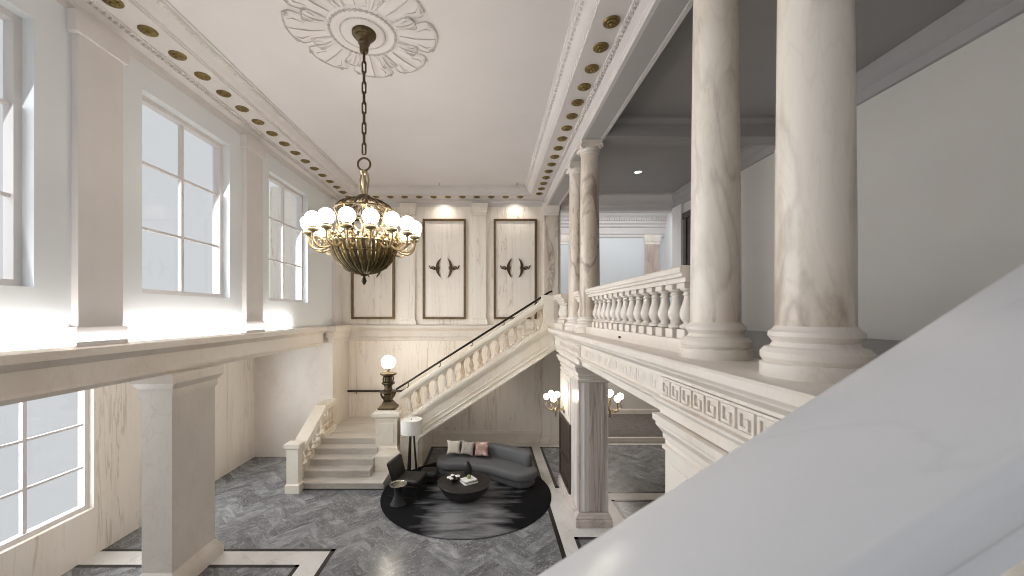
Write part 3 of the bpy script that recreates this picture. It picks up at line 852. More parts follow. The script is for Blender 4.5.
# black handrail on the stair coping, wall handrail
hr = thing('handrail', 'long black metal handrail climbing above the stair coping', 'handrail', (-.5, 11.6, 3))
bm = BM()
tube(bm, [(-2.76, 11.6, Zb(-2.76)+1.87), (-2.70, 11.6, Zb(-2.70)+1.87), (1.80, 11.6, Zb(1.80)+1.80), (1.88, 11.6, Zb(1.84)+1.80)], .032, 8); obj('rail', bm, M['iron'], hr)
b0 = None
for x in (-2.4, -1.45, -.5, .45, 1.4):
    bm = BM(); tube(bm, [(x, 11.6, Zb(x)+1.68), (x, 11.6, Zb(x)+1.83)], .014, 6); lathe(bm, [(.05, 0), (.05, .03), (.02, .04)], (x, 11.6, Zb(x)+1.675), 10)
    obj('bracket', bm, M['bronze'], hr)
hw = thing('handrail', 'short horizontal black handrail on the back wall above the landing', 'handrail', (-4.2, YB-.1, 1.86))
bm = BM(); tube(bm, [(-5.02, YB-.10, 1.84), (-3.5, YB-.10, 1.84), (-3.1, YB-.1, 1.84), (-2.7, YB-.1, 2.0)], .032, 8); obj('rail', bm, M['iron'], hw)
for x in (-4.7, -3.4):
    bm = BM(); tube(bm, [(x, YB, 1.74), (x, YB-.06, 1.74), (x, YB-.1, 1.78), (x, YB-.1, 1.82)], .014, 6)
    for v in list(bm.verts): pass
    tube(bm, [(x, YB-.02, 1.74), (x, YB+.002, 1.74)], .05, 10)
    obj('bracket', bm, M['bronze'], hw)

# newel pedestal
nw = thing('newel_pedestal', 'square marble pedestal at the foot of the stair rail, carrying the globe lamp', 'pedestal', (-3.0, 11.6, 0))
ax0, ax1, ay0, ay1 = -3.30, -2.68, 11.34, 11.90
bm = BM(); ring_mould(bm, ax0, ax1, ay0, ay1, [(.07, 0), (.07, .55), (.06, .60), (.03, .64), (.03, .68), (0, .72), (0, 1.46)]); obj('die', bm, M['stair'], nw)
bm = BM(); ring_mould(bm, ax0, ax1, ay0, ay1, [(0, 1.46), (.02, 1.48), (.02, 1.52), (.06, 1.57), (.09, 1.60), (.09, 1.68), (.04, 1.71), (0, 1.73), (0, 1.765)]); obj('cap', bm, M['stair'], nw)
bm = BM(); box(bm, ax0+.1, ax1-.1, ay0-.015, ay0+.01, .82, 1.38); obj('front_panel', bm, M['stair'], nw)
bm = BM(); ring_mould(bm, -3.20, -2.54, 10.90, ay0-.08, [(.0, .001), (.0, .58), (-.02, .61)]); obj('plinth', bm, M['stair'], nw)

# bronze newel lamp
nl = thing('newel_lamp', 'lit globe lamp on an ornate bronze base atop the stair pedestal', 'lamp', (-3.0, 11.62, 1.765))
bm = BM()
c = (-3.0, 11.62, 1.765)
lathe(bm, [(.36, 0), (.36, .05), (.33, .07), (.24, .14), (.20, .18), (.19, .22)], c, 4, PI/4)
lathe(bm, [(.15, .22), (.17, .26), (.17, .36), (.13, .42)], c, 4, PI/4)
lathe(bm, [(.12, .42), (.18, .45), (.25, .48), (.25, .52), (.13, .55), (.11, .60), (.11, .70), (.18, .72), (.20, .75), (.18, .78), (.11, .80), (.11, .94), (.17, .97), (.245, 1.01), (.245, 1.05), (.09, 1.07)], c, 16)
for k in range(4):
    a = PI/4+k*PI/2
    tube(bm, [(c[0]+r*math.cos(a), c[1]+r*math.sin(a), c[2]+z) for r, z in ((.15, .30), (.20, .36), (.235, .44), (.22, .52), (.17, .52))], [.03, .03, .03, .025, .015], 6)
    tube(bm, [(c[0]+r*math.cos(a), c[1]+r*math.sin(a), c[2]+z) for r, z in ((.11, .66), (.15, .75), (.17, .88), (.14, .98))], .022, 6)
obj('bronze_base', bm, M['bronze'], nl)
bm = BM(); lathe(bm, [(.07, 1.07), (.04, 1.10), (.04, 1.13), (.10, 1.16), (.11, 1.19)], c, 16); obj('globe_cup', bm, M['brass'], nl)
bm = BM(); sphere(bm, (c[0], c[1], 3.135), .203, 28, 18); obj('globe', bm, M['globe_newel'], nl)

# left parapet of the landing and the steps
lp = thing('balustrade', 'short marble balustrade at the left edge of the landing by the corner block', 'balustrade', (-5.0, 11.6, .9))
bm = BM(); box(bm, -5.13, -4.87, 11.6, 12.47, 1.70, 1.78); box(bm, -5.17, -4.83, 11.56, 12.47, 1.78, 1.86)
prism_x(bm, [(10.25, .98), (11.6, 1.70), (11.6, 1.86), (10.25, 1.14)], -5.17, -4.83); obj('coping', bm, M['stair'], lp)
bm = BM(); box(bm, -5.12, -4.88, 11.6, 12.47, .9, 1.05); prism_x(bm, [(10.25, 0), (11.62, 0), (11.62, 1.05), (10.25, .36)], -5.12, -4.99); obj('base_rail', bm, M['stair'], lp)
bm = BM(); ring_mould(bm, -5.17, -4.87, 9.95, 10.18, [(.03, 0), (.03, .2), (0, .24), (0, 1.1), (.05, 1.16), (.05, 1.25), (0, 1.27)]); obj('end_post', bm, M['stair'], lp)
def baluster_bm(h, r, seg=16):
    bm = BM()
    q = r*.98
    box(bm, -q, q, -q, q, 0, .17*h)
    pr = [(.62, .17), (.98, .19), (1.0, .22), (.86, .245), (.60, .27), (.56, .29), (.80, .34), (1.0, .42), (1.0, .47), (.86, .55), (.62, .65), (.50, .73), (.50, .77), (.66, .785), (.66, .80), (.52, .815), (.52, .84), (.9, .87), (.92, .90)]
    lathe(bm, [(a*r, b*h) for a, b in pr], (0,0,0), seg)
    box(bm, -q, q, -q, q, .90*h, h)
    return bm
b0 = None
for i in range(4):
    p = Vector((-5.0, 11.72+.21*i, 1.04))-lp.location
    if b0 is None: b0 = obj('baluster', baluster_bm(.67, .075), M['baluster'], lp, local=True); b0.location = p
    else: dup_part(b0, lp, p)
for i in range(5):
    y = 10.4+.24*i
    zb = .36+(y-10.25)/1.37*.69
    dup_part(b0, lp, Vector((-5.0, y, zb-.02))-lp.location)

# ------------------------------------------------------------------ balcony balustrades
def bal_run(label, y0, y1, ys, x=XC):
    t = thing('balustrade', label, 'balustrade', (x, (y0+y1)/2, ZL))
    bm = BM()
    k = .18
    P = [(x-.12, 4.94), (x+.12, 4.94), (x+.12, 4.99), (x+.16, 5.0), (x+.16, 5.03), (x+.18, 5.045), (x+.18, 5.10), (x+.15, 5.12), (x-.15, 5.12), (x-.18, 5.10), (x-.18, 5.045), (x-.16, 5.03), (x-.16, 5.0), (x-.12, 4.99)]
    prism_y(bm, P, y0, y1); obj('coping', bm, M['stone'], t)
    bm = BM(); box(bm, x-.16, x+.16, y0, y1, ZL-.005, 4.31); obj('base_rail', bm, M['stone'], t)
    b0 = None
    for y in ys:
        p = Vector((x, y, 4.308))-t.location
        if b0 is None: b0 = obj('baluster', baluster_bm(.634, .092, 18), M['stone'], t, local=True); b0.location = p
        else: dup_part(b0, t, p)
    return t
bal_run('marble balustrade on the balcony edge between the two front columns', 4.23, 8.42, [4.40+.285*i for i in range(14)])
bal_run('short marble balustrade between the far columns and the stair corner post', 10.25, 11.44, [10.42+.2*i for i in range(5)], x=2.08)
bal_run('short marble balustrade between the paired columns above the sconce pier', 9.03, 9.64, [9.16, 9.335, 9.51])
bm = BM(); tube(bm, [(2.094, 6.2, 4.215), (2.06, 6.2, 4.215)], .018, 10)
tag(obj('floor_socket', bm, M['black']), 'tiny round black knob on the base of the balcony balustrade', 'knob')

# ------------------------------------------------------------------ near stair: the marble coping in the foreground
ns = thing('balustrade', 'pale marble stair balustrade rising across the bottom right foreground', 'balustrade', (.3, .8, 3.0))
def Zn(x): return 4.215+.642*(x-.551)
def slab(bm, xa, xb, lo, hi, ya, yb): prism_y(bm, [(xa, Zn(xa)+lo), (xb, Zn(xb)+lo), (xb, Zn(xb)+hi), (xa, Zn(xa)+hi)], ya, yb)
bm = BM(); slab(bm, -1.4, 1.66, -.11, 0, .58, 1.0); bevel_all(bm, .025, 3); obj('coping', bm, M['coping'], ns)
bm = BM(); slab(bm, -1.4, 1.66, -.2, -.11, .62, .96); obj('coping_bed', bm, M['coping'], ns)
bm = BM(); slab(bm, -1.4, 1.66, -1.5, -.66, .66, .93); obj('string', bm, M['stair'], ns)
b0 = None
for i in range(11):
    x = -1.25+.262*i
    p = Vector((x, .79, Zn(x)-.70))-ns.location
    if b0 is None: b0 = obj('baluster', stair_baluster(), M['baluster'], ns, local=True); b0.location = p; b0.scale = (1, 1, 1.1)
    else: dup_part(b0, ns, p).scale = (1, 1, 1.1)

# ------------------------------------------------------------------ ceiling medallion
cm = thing('ceiling_medallion', 'large round plaster leaf medallion on the ceiling around the chandelier chain', 'ceiling medallion', (-1.93, 5.97, ZC))
bm = BM()
lathe(bm, [(.0, -.05), (.30, -.05), (.33, -.03), (.38, -.02), (.42, -.035), (.50, -.03), (.54, -.008), (.54, .01)], (0,0,0), 48)
obj('rose_disc', bm, M['plaster'], cm, local=True)
bm = BM()
P, rad = [], []
for k in range(240):
    a = 2*PI*k/240; P.append((.485*math.cos(a), .485*math.sin(a), -.03)); rad.append(.010+.016*abs(math.sin(a*20)))
tube(bm, P, rad, 6, closed=True)
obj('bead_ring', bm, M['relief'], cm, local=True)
bm = BM(); P, rad = [], []
for k in range(240):
    a = 2*PI*k/240; P.append((.33*math.cos(a), .33*math.sin(a), -.03)); rad.append(.006+.010*abs(math.sin(a*20)))
tube(bm, P, rad, 6, closed=True)
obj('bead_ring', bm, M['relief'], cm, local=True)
def fan_hw(q, wd):
    e = max(0, (q-.62)/.38)
    return wd*(.30+.70*min(q/.75, 1))*math.sqrt(max(.004, 1-e*e))
def leaf(Lx, wd):
    """fan shaped leaf, fluted along its length, pointing along +x"""
    bm = BM(); n, m = 16, 12
    rows = []
    for i in range(n+1):
        q = i/n; row = []
        for j in range(m+1):
            u = -1+2*j/m
            x = .50+q*Lx; w = fan_hw(q, wd)
            flute = .5+.5*math.cos(u*3*PI)
            lift = -(.006+.030*math.sin(q*PI*.93)**.7*(.45+.55*flute)*(1-.35*abs(u)))
            if j in (0, m) or i in (0, n): lift = .008
            row.append(bm.verts.new((x, w*u, lift)))
        rows.append(row)
    for A, B in zip(rows, rows[1:]):
        for j in range(m): bm.faces.new((A[j], B[j], B[j+1], A[j+1]))
    bmesh.ops.recalc_face_normals(bm, faces=bm.faces[:])
    for f in bm.faces:
        if f.normal.z > 0: f.normal_flip()
    return bm
def leaf_rib(Lx, wd):
    """raised curled rim of a fan leaf with its midrib, one connected strand"""
    bm = BM()
    P, rad = [], []
    for i in range(25):
        q = .30+.70*i/24; P.append((.50+q*Lx, fan_hw(q, wd), -.012)); rad.append(.004+.009*(i/24)**2)
    for i in range(25):
        q = 1-.70*i/24; P.append((.50+q*Lx, -fan_hw(q, wd), -.012)); rad.append(.004+.009*(1-i/24)**2)
    tube(bm, P, rad, 5)
    tube(bm, [(.56, 0, -.02), (.50+.45*Lx, 0, -.045), (.50+.8*Lx, 0, -.035), (.50+Lx, 0, -.012)], [.008, .010, .009, .006], 5)
    for s_ in (-1, 1):
        tube(bm, [(.50+.5*Lx, s_*fan_hw(.5, wd)*.5, -.03), (.50+.72*Lx, s_*fan_hw(.72, wd)*.62, -.03), (.50+.88*Lx, s_*fan_hw(.88, wd)*.66, -.018)], [.003, .009, .003], 5)
        # scroll in the corner of the rim
        cx_, cy_ = .50+.84*Lx, s_*fan_hw(.78, wd)*.82
        tube(bm, [(cx_+.045*(1-k/16)*math.cos(k*.8), cy_+s_*.045*(1-k/16)*math.sin(k*.8), -.016) for k in range(13)], [.009-.0005*k for k in range(13)], 5)
    return bm
for k in range(16):
    a = 2*PI*(k+.30)/16
    big = k % 2 == 0
    Lw = (.63, .36) if big else (.36, .13)
    o = obj('leaf', leaf(*Lw), M['plaster'], cm, local=True, smooth=70)
    o.rotation_euler = (0, 0, a)
    if not big: o.location = (0, 0, -.014)
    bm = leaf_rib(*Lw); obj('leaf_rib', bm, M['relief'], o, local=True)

# ------------------------------------------------------------------ chandelier
CX, CY = -1.90, 5.93
ch = thing('chandelier', 'big bronze chandelier ringed with lit globes, hanging on a chain', 'chandelier', (CX, CY, 5.06))
def C(r, a, z): return (CX+r*math.cos(a), CY+r*math.sin(a), z)
bm = BM(); lathe(bm, [(.0, 8.555), (.055, 8.56), (.065, 8.58), (.068, 8.67), (.085, 8.685), (.09, 8.705), (.085, 8.72), (.12, 8.76), (.14, 8.775), (.14, 8.79), (.165, 8.805), (.178, 8.825), (.18, 8.852)], (CX, CY, 0), 28); obj('canopy', bm, M['bronze'], ch)
def link(flat, z, L=.19, w=.052, r=.013):
    bm = BM(); P = []
    for k in range(20):
        t = 2*PI*k/20
        u = w/2*max(-1, min(1, math.cos(t)*1.25)); v = (L/2-.01)*max(-1, min(1, math.sin(t)*1.3))
        P.append((CX+(u if flat else 0), CY+(0 if flat else u), z+v))
    tube(bm, P, r, 6, closed=True); return bm
z = 8.49
i = 0
while z > 6.98:
    obj('chain_link', link(i % 2 == 1, z), M['bronze'], ch); z -= .155; i += 1
bm = BM(); tube(bm, [(CX+.095*math.cos(2*PI*k/24), CY, 6.86+.095*math.sin(2*PI*k/24)) for k in range(24)], .016, 8, closed=True); obj('ring', bm, M['bronze'], ch)
bm = BM(); lathe(bm, [(.0, 6.77), (.03, 6.765), (.055, 6.75), (.05, 6.72), (.025, 6.69), (.03, 6.64), (.045, 6.58), (.03, 6.51), (.02, 6.47), (.04, 6.42), (.05, 6.37)][::-1], (CX, CY, 0), 14)
for k in range(3):
    a = 2*PI*k/3+.4
    tube(bm, [C(.05, a, 6.74), C(.075, a+.3, 6.63), C(.06, a+.5, 6.50), C(.05, a+.6, 6.39)], .014, 6)
obj('hanger', bm, M['brass'], ch)
bm = BM(); lathe(bm, [(.02, 6.25), (.17, 6.27), (.185, 6.30), (.17, 6.33), (.13, 6.35), (.10, 6.38), (.04, 6.40)], (CX, CY, 0), 24); obj('crown', bm, M['bronze'], ch)
bm = BM(); lathe(bm, [(.03, 5.2), (.05, 5.3), (.05, 5.6), (.08, 5.7), (.05, 5.8), (.035, 5.95), (.07, 6.02), (.035, 6.1), (.03, 6.2), (.06, 6.27)], (CX, CY, 0), 16); obj('stem', bm, M['brass'], ch)
# upper dome of drooping ribs and the ring they end in
for k in range(16):
    a = 2*PI*k/16
    bm = BM(); tube(bm, [C(.16, a, 6.31), C(.24, a, 6.285), C(.32, a, 6.25), C(.39, a, 6.205), C(.425, a, 6.16)], [.02, .024, .026, .022, .014], 6)
    for s in (-1, 1): tube(bm, [C(.25, a+s*.06, 6.275), C(.33, a+s*.14, 6.235), C(.38, a+s*.15, 6.205)], [.008, .014, .006], 5)
    obj('dome_rib', bm, M['bronze'], ch)
bm = BM(); tube(bm, [C(.42, 2*PI*k/40, 6.16) for k in range(40)], .014, 6, closed=True); obj('upper_ring', bm, M['bronze'], ch)
for k in range(8):
    a = 2*PI*(k+.5)/8
    bm = BM(); tube(bm, [C(.42, a, 6.16), C(.36, a, 6.03), C(.34, a, 5.9), C(.40, a, 5.72)], [.012, .016, .014, .016], 6)
    for q in range(5): sphere(bm, C(.34+.02*(q % 2), a+.05*(-1)**q, 5.80+.07*q), .022, 8, 6)
    obj('inner_rod', bm, M['brass'], ch)
# rim with leaf clusters
bm = BM(); tube(bm, [C(.475, 2*PI*k/48, 5.66) for k in range(48)], .028, 8, closed=True)
for k in range(48):
    a = 2*PI*k/48
    zz = 5.70+.05*(k % 3)
    tube(bm, [C(.46, a, 5.66), C(.50+.02*(k % 2), a+.03, zz), C(.53, a+.06*(-1)**k, zz+.06)], [.02, .026, .006], 5)
    sphere(bm, C(.50, a+.06, 5.69+.05*(k % 2)), .026, 8, 5)
obj('leaf_rim', bm, M['brass'], ch)
# basket of ribs
rib0 = None
for k in range(44):
    a = 2*PI*k/44
    bm = BM(); P = []
    for i in range(11):
        q = i/10*PI/2*.93
        P.append((CX+.48*math.cos(q)*math.cos(a+.10*q), CY+.48*math.cos(q)*math.sin(a+.10*q), 5.66-.47*math.sin(q)))
    tube(bm, P, [.026, .024, .026, .023, .025, .022, .022, .020, .018, .015, .012], 6)
    obj('basket_rib', bm, M['bronze' if k % 2 else 'gilt'], ch)
for zz, rr in ((5.50, .455), (5.34, .355), (5.235, .20)):
    bm = BM(); tube(bm, [C(rr, 2*PI*k/40, zz) for k in range(40)], .014, 6, closed=True); obj('basket_hoop', bm, M['bronze'], ch)
bm = BM(); lathe(bm, [(.0, 5.02), (.02, 5.04), (.04, 5.085), (.03, 5.125), (.015, 5.15), (.04, 5.165), (.075, 5.19), (.09, 5.22), (.04, 5.25)], (CX, CY, 0), 16); obj('finial', bm, M['bronze'], ch)
# sixteen arms with globes
for k in range(16):
    a = -PI/2+math.radians(1.5)+2*PI*k/16
    bm = BM()
    tube(bm, catmull([C(.45, a, 5.62), C(.56, a, 5.54), C(.68, a, 5.53), C(.755, a, 5.60), C(.765, a, 5.70), C(.765, a, 5.765)], 4), .017, 7)
    tube(bm, catmull([C(.50, a, 5.60), C(.56, a, 5.66), C(.62, a, 5.67), C(.65, a, 5.62), C(.61, a, 5.585)], 3), .010, 6)
    arm = obj('arm', bm, M['brass'], ch)
    bm = BM(); lathe(bm, [(.02, 5.70), (.03, 5.72), (.075, 5.74), (.08, 5.76), (.055, 5.78), (.06, 5.795)], (CX+.765*math.cos(a), CY+.765*math.sin(a), 0), 14); obj('globe_cup', bm, M['brass'], arm)
    bm = BM(); sphere(bm, C(.765, a, 5.895), .111, 22, 14); obj('globe', bm, M['globe'], arm)

# ------------------------------------------------------------------ sconces on the pier
def sconce(label, sgn, x, y, z):
    t = thing('wall_sconce', label, 'wall sconce', (x, y, z), group='brass sconces on the pier')
    bm = BM(); tube(bm, [(x, y, z-.05), (x+sgn*.02, y, z-.05)], [.09, .07], 16)
    tube(bm, [(x+sgn*.015, y, z-.05), (x+sgn*.14, y, z-.06), (x+sgn*.20, y, z-.02)], .022, 8)
    tube(bm, [(x+sgn*.20, y, z-.25), (x+sgn*.20, y, z-.14), (x+sgn*.20, y, z-.02)], [.008, .03, .026], 8)
    obj('bracket', bm, M['brass'], t)
    for k, (dx, dy, dz) in enumerate(((.44, .0, .07), (.30, -.22, .06), (.28, .24, .10), (.17, -.02, .13))):
        bm = BM()
        c = Vector((x+sgn*.20, y, z-.02)); e = Vector((x+sgn*dx, y+dy, z+dz+.02))
        m1 = c+Vector(((e.x-c.x)*.5, (e.y-c.y)*.5, -.05)); m2 = Vector((e.x+ (e.x-c.x)*.06, e.y+(e.y-c.y)*.06, c.z+.02))
        tube(bm, catmull([c, m1, m2, e, e+Vector((0, 0, .10))], 4), .014, 7)
        arm = obj('arm', bm, M['brass'], t)
        bm = BM(); lathe(bm, [(.02, 0), (.04, .012), (.045, .03), (.025, .035)], (e.x, e.y, e.z+.08), 12); obj('globe_cup', bm, M['brass'], arm)
        bm = BM(); sphere(bm, (e.x, e.y, e.z+.18), .073, 18, 12); obj('globe', bm, M['globe_cool'], arm)
sconce('brass four globe sconce on the left side of the pier, above the brown panel', -1, XF-.04, 9.85, 2.22)
sconce('brass globe sconce on the right side of the pier, partly hidden behind it', 1, 2.575, 8.95, 2.42)

# ------------------------------------------------------------------ furniture
RX, RY, RR = -.57, 10.05, 2.15
bm = BM(); lathe(bm, [(RR-.01, .006), (RR, .012), (RR, .020), (RR-.01, .026)], (0,0,0), 96)
rug = tag(obj('rug', bm, rug_mat(RX, RY, RR)), 'round black rug with silvery streaks under the coffee table', 'rug'); rug.location = (RX, RY, 0)
ZR = .026

# sofa
so = thing('sofa', 'curved dark grey sofa with one low backrest, under the stairs', 'sofa', (0, 11, 0))
def V2(l): return [Vector((a, b)) for a, b in l]
foot = catmull(V2([(-1.50, 11.15), (-1.25, 10.84), (-.62, 10.80), (-.05, 10.60), (.42, 10.26), (.78, 10.06), (1.14, 10.16), (1.30, 10.48), (1.12, 10.90), (.68, 11.26), (.2, 11.50), (-.4, 11.66), (-.95, 11.70), (-1.38, 11.56)]), 6, True)
bm = BM(); layered(bm, foot, [(.10, ZR), (.08, ZR+.02), (.06, .10), (.06, .215), (.09, .225)]); obj('plinth_base', bm, M['sofa'], so, smooth=50)
bm = BM(); layered(bm, foot, [(.06, .215), (.02, .225), (.0, .25), (.0, .38), (.015, .41), (.05, .43), (.12, .438)]); obj('seat', bm, M['sofa'], so, smooth=50)
back = catmull(V2([(-1.0, 11.46), (-.6, 11.44), (-.1, 11.33), (.38, 11.10), (.78, 10.82), (.98, 10.58), (1.12, 10.56), (1.19, 10.72), (1.0, 11.02), (.58, 11.32), (.1, 11.54), (-.5, 11.68), (-.95, 11.70), (-1.07, 11.58)]), 6, True)
bm = BM(); layered(bm, back, [(.02, .43), (.0, .46), (.0, .70), (.015, .745), (.05, .775), (.08, .78)]); obj('backrest', bm, M['sofa'], so, smooth=50)

def pillow(label, mat, x, y, z, s, rz, tilt, roll):
    bm = BM(); n = 12; th = .075
    grid = {}
    for side in (1, -1):
        for i in range(n+1):
            for j in range(n+1):
                u = -1+2*i/n; v = -1+2*j/n
                if side == -1 and (i in (0, n) or j in (0, n)): grid[(side, i, j)] = grid[(1, i, j)]; continue
                pin = 1-.17*(1-abs(u)**2)*abs(v)**3-.0
                piu = 1-.17*(1-abs(v)**2)*abs(u)**3
                t = th*((1-u**4)*(1-v**4))**.6
                grid[(side, i, j)] = bm.verts.new((u*s/2*piu, side*t*-1, v*s/2*pin))
    for side in (1, -1):
        for i in range(n):
            for j in range(n):
                q = [grid[(side, i, j)], grid[(side, i+1, j)], grid[(side, i+1, j+1)], grid[(side, i, j+1)]]
                if side == -1: q.reverse()
                bm.faces.new(q)
    o = tag(obj('pillow', bm, mat, smooth=80), label, 'pillow', 'pillows on the sofa')
    o.location = (x, y, z); o.rotation_euler = (tilt, roll, rz)
pillow('plain cream pillow, leftmost on the curved sofa', M['cream_cloth'], -1.03, 11.36, .69, .41, .05, -.22, .03)
pillow('grey beige patterned pillow between the cream and pink ones', M['greige_cloth'], -.625, 11.30, .69, .41, -.12, -.24, .10)
pillow('pink floral pillow with gold sheen, rightmost on the sofa', M['floral'], -.21, 11.20, .70, .44, -.28, -.26, -.06)

# coffee table
TX, TY = -.62, 9.74
ct = thing('coffee_table', 'round black bowl shaped coffee table on the rug', 'coffee table', (TX, TY, ZR))
bm = BM(); lathe(bm, [(.30, ZR), (.36, ZR+.01), (.46, .10), (.55, .20), (.615, .30), (.645, .375)], (TX, TY, 0), 56); obj('bowl_base', bm, M['black_wood'], ct)
bm = BM(); lathe(bm, [(.645, .375), (.66, .382), (.66, .396), (.652, .402)], (TX, TY, 0), 56); obj('tabletop', bm, M['black_wood'], ct)
TT = .402
va = thing('vase', 'tall black oval vase at the back of the coffee table', 'vase', (-.54, 10.02, TT))
bm = BM(); lathe(bm, [(.045, 0), (.075, .03), (.098, .10), (.102, .18), (.088, .26), (.06, .32), (.034, .345), (.034, .36)], (-.54, 10.02, TT), 24); obj('body', bm, M['black'], va)
bm = BM(); lathe(bm, [(.030, .355), (.040, .365), (.040, .375), (.026, .376)], (-.54, 10.02, TT), 24); obj('lip', bm, M['black'], va)
def book(label, x, y, z, w, l, h, rz, cover):
    t = thing('book', label, 'book', (x, y, z), rz, group='books on the coffee table')
    bm = BM(); box(bm, -w/2, w/2, -l/2, l/2, 0, .006); box(bm, -w/2, w/2, -l/2, l/2, h-.006, h); box(bm, -w/2, -w/2+.006, -l/2, l/2, .006, h-.006); obj('cover', bm, cover, t, local=True)
    bm = BM(); box(bm, -w/2+.006, w/2-.008, -l/2+.008, l/2-.008, .006, h-.006); obj('pages', bm, M['paper'], t, local=True)
    return t
bx, by = -.50, 9.68
book('white book at the bottom of the stack of three', bx, by, TT, .36, .30, .028, .55, M['paper'])
book('thin black book in the middle of the coffee table stack', bx+.01, by+.01, TT+.0285, .32, .26, .022, .50, M['bookcover'])
book('white book on top of the stack, under the green fruit', bx, by+.015, TT+.051, .33, .27, .028, .58, M['paper'])
fr = thing('apple', 'green apple on top of the stacked books', 'fruit', (bx, by+.02, TT+.08))
bm = BM(); lathe(bm, [(.0, .008), (.02, .0), (.04, .012), (.052, .045), (.048, .075), (.03, .092), (.012, .09), (.0, .08)], (bx, by+.02, TT+.08), 16); obj('flesh', bm, M['green'], fr)
bm = BM(); tube(bm, [(bx, by+.02, TT+.16), (bx+.006, by+.02, TT+.185), (bx+.016, by+.02, TT+.20)], .004, 5); obj('stem', bm, M['black_wood'], fr)
# low black bowl of white flowers
fb = thing('flower_bowl', 'low black bowl holding white blossoms on the coffee table', 'bowl', (-.86, 9.74, TT))
bm = BM(); lathe(bm, [(.05, 0), (.085, .02), (.11, .05), (.115, .07), (.105, .07), (.09, .05), (.0, .03)], (-.86, 9.74, TT), 20); obj('bowl', bm, M['black'], fb)
def blossom(label, x, y, z, r):
    t = thing('blossom', label, 'flower', (x, y, z), group='white blossoms in the black bowl')
    bm = BM()
    for k in range(5):
        a = 2*PI*k/5+x*9
        sphere(bm, (x+r*.62*math.cos(a), y+r*.62*math.sin(a), z+.01+.006*(k % 2)), r*.62, 10, 7, .45)
    obj('petals', bm, M['petal'], t)
    bm = BM(); sphere(bm, (x, y, z+.022), r*.28, 8, 6); obj('centre', bm, M['cream_cloth'], t)
    bm = BM(); tube(bm, [(x*.5-.43, y*.5+4.87, TT+.045), (x, y, z+.008)], .005, 5); obj('stalk', bm, M['green'], t)
blossom('leftmost white blossom drooping over the black bowl', -.99, 9.73, TT+.085, .058)
blossom('white blossom at the back of the black bowl', -.92, 9.83, TT+.10, .045)
blossom('white blossom low at the front of the black bowl', -.93, 9.66, TT+.085, .045)
blossom('rightmost white blossom in the black bowl, nearest the books', -.785, 9.76, TT+.11, .055)

# armchair
ac = thing('armchair', 'black leather armchair with thin black metal frame beside the floor lamp', 'armchair', (-2.06, 9.97, ZR), math.radians(-13))
def pad(bm, cx, cy, cz, sx, sy, sz, tilt=0.0):
    b2 = BM(); box(b2, -sx/2, sx/2, -sy/2, sy/2, -sz/2, sz/2); bevel_all(b2, min(sx, sy, sz)*.38, 3)
    b2.transform(Matrix.Translation((cx, cy, cz)) @ Matrix.Rotation(tilt, 4, 'Y'))
    me = bpy.data.meshes.new('tmp'); b2.to_mesh(me); b2.free(); bm.from_mesh(me); bpy.data.meshes.remove(me)
bm = BM(); pad(bm, .06, 0, .36, .66, .64, .13, math.radians(-3)); obj('seat', bm, M['leather'], ac, local=True)
bm = BM(); pad(bm, -.33, 0, .60, .12, .64, .50, math.radians(-16)); obj('backrest', bm, M['leather'], ac, local=True)
bm = BM()
for s in (-1, 1):
    y = s*.34
    tube(bm, [(.36, y, .0145), (.36, y, .30), (-.24, y, .28), (-.42, y, .80)], .013, 6)
    tube(bm, [(-.26, y, .28), (-.40, y, .0145), (.36, y, .0145)], .013, 6)
tube(bm, [(.36, -.34, .30), (.36, .34, .30)], .013, 6); tube(bm, [(-.42, -.34, .80), (-.42, .34, .80)], .013, 6); tube(bm, [(-.24, -.34, .28), (-.24, .34, .28)], .013, 6)
obj('frame', bm, M['iron'], ac, local=True)

# ottoman
ot = thing('ottoman', 'low black ottoman between the armchair and the sofa', 'ottoman', (-1.62, 10.62, ZR))
bm = BM(); pad(bm, 0, 0, .215, .46, .46, .20); obj('cushion', bm, M['leather'], ot, local=True)
bm = BM(); box(bm, -.19, .19, -.19, .19, .06, .13)
for sx in (-1, 1):
    for sy in (-1, 1): box(bm, sx*.16-.02, sx*.16+.02, sy*.16-.02, sy*.16+.02, 0, .07)
obj('base', bm, M['black'], ot, local=True)

# side table with brass tray
sx_, sy_ = -2.17, 9.33
sd = thing('side_table', 'small round side table with brass tray top in front of the armchair', 'side table', (sx_, sy_, ZR))
bm = BM(); lathe(bm, [(.19, ZR), (.20, ZR+.02), (.17, .08), (.10, .22), (.085, .34), (.11, .44), (.15, .49)], (sx_, sy_, 0), 32); obj('pedestal', bm, M['black'], sd)
bm = BM(); lathe(bm, [(.15, .488), (.20, .492), (.21, .51), (.21, .52), (.195, .52), (.19, .505), (.0, .503)], (sx_, sy_, 0), 36); obj('tray_top', bm, M['tray'], sd, label='pale polished metal tray')

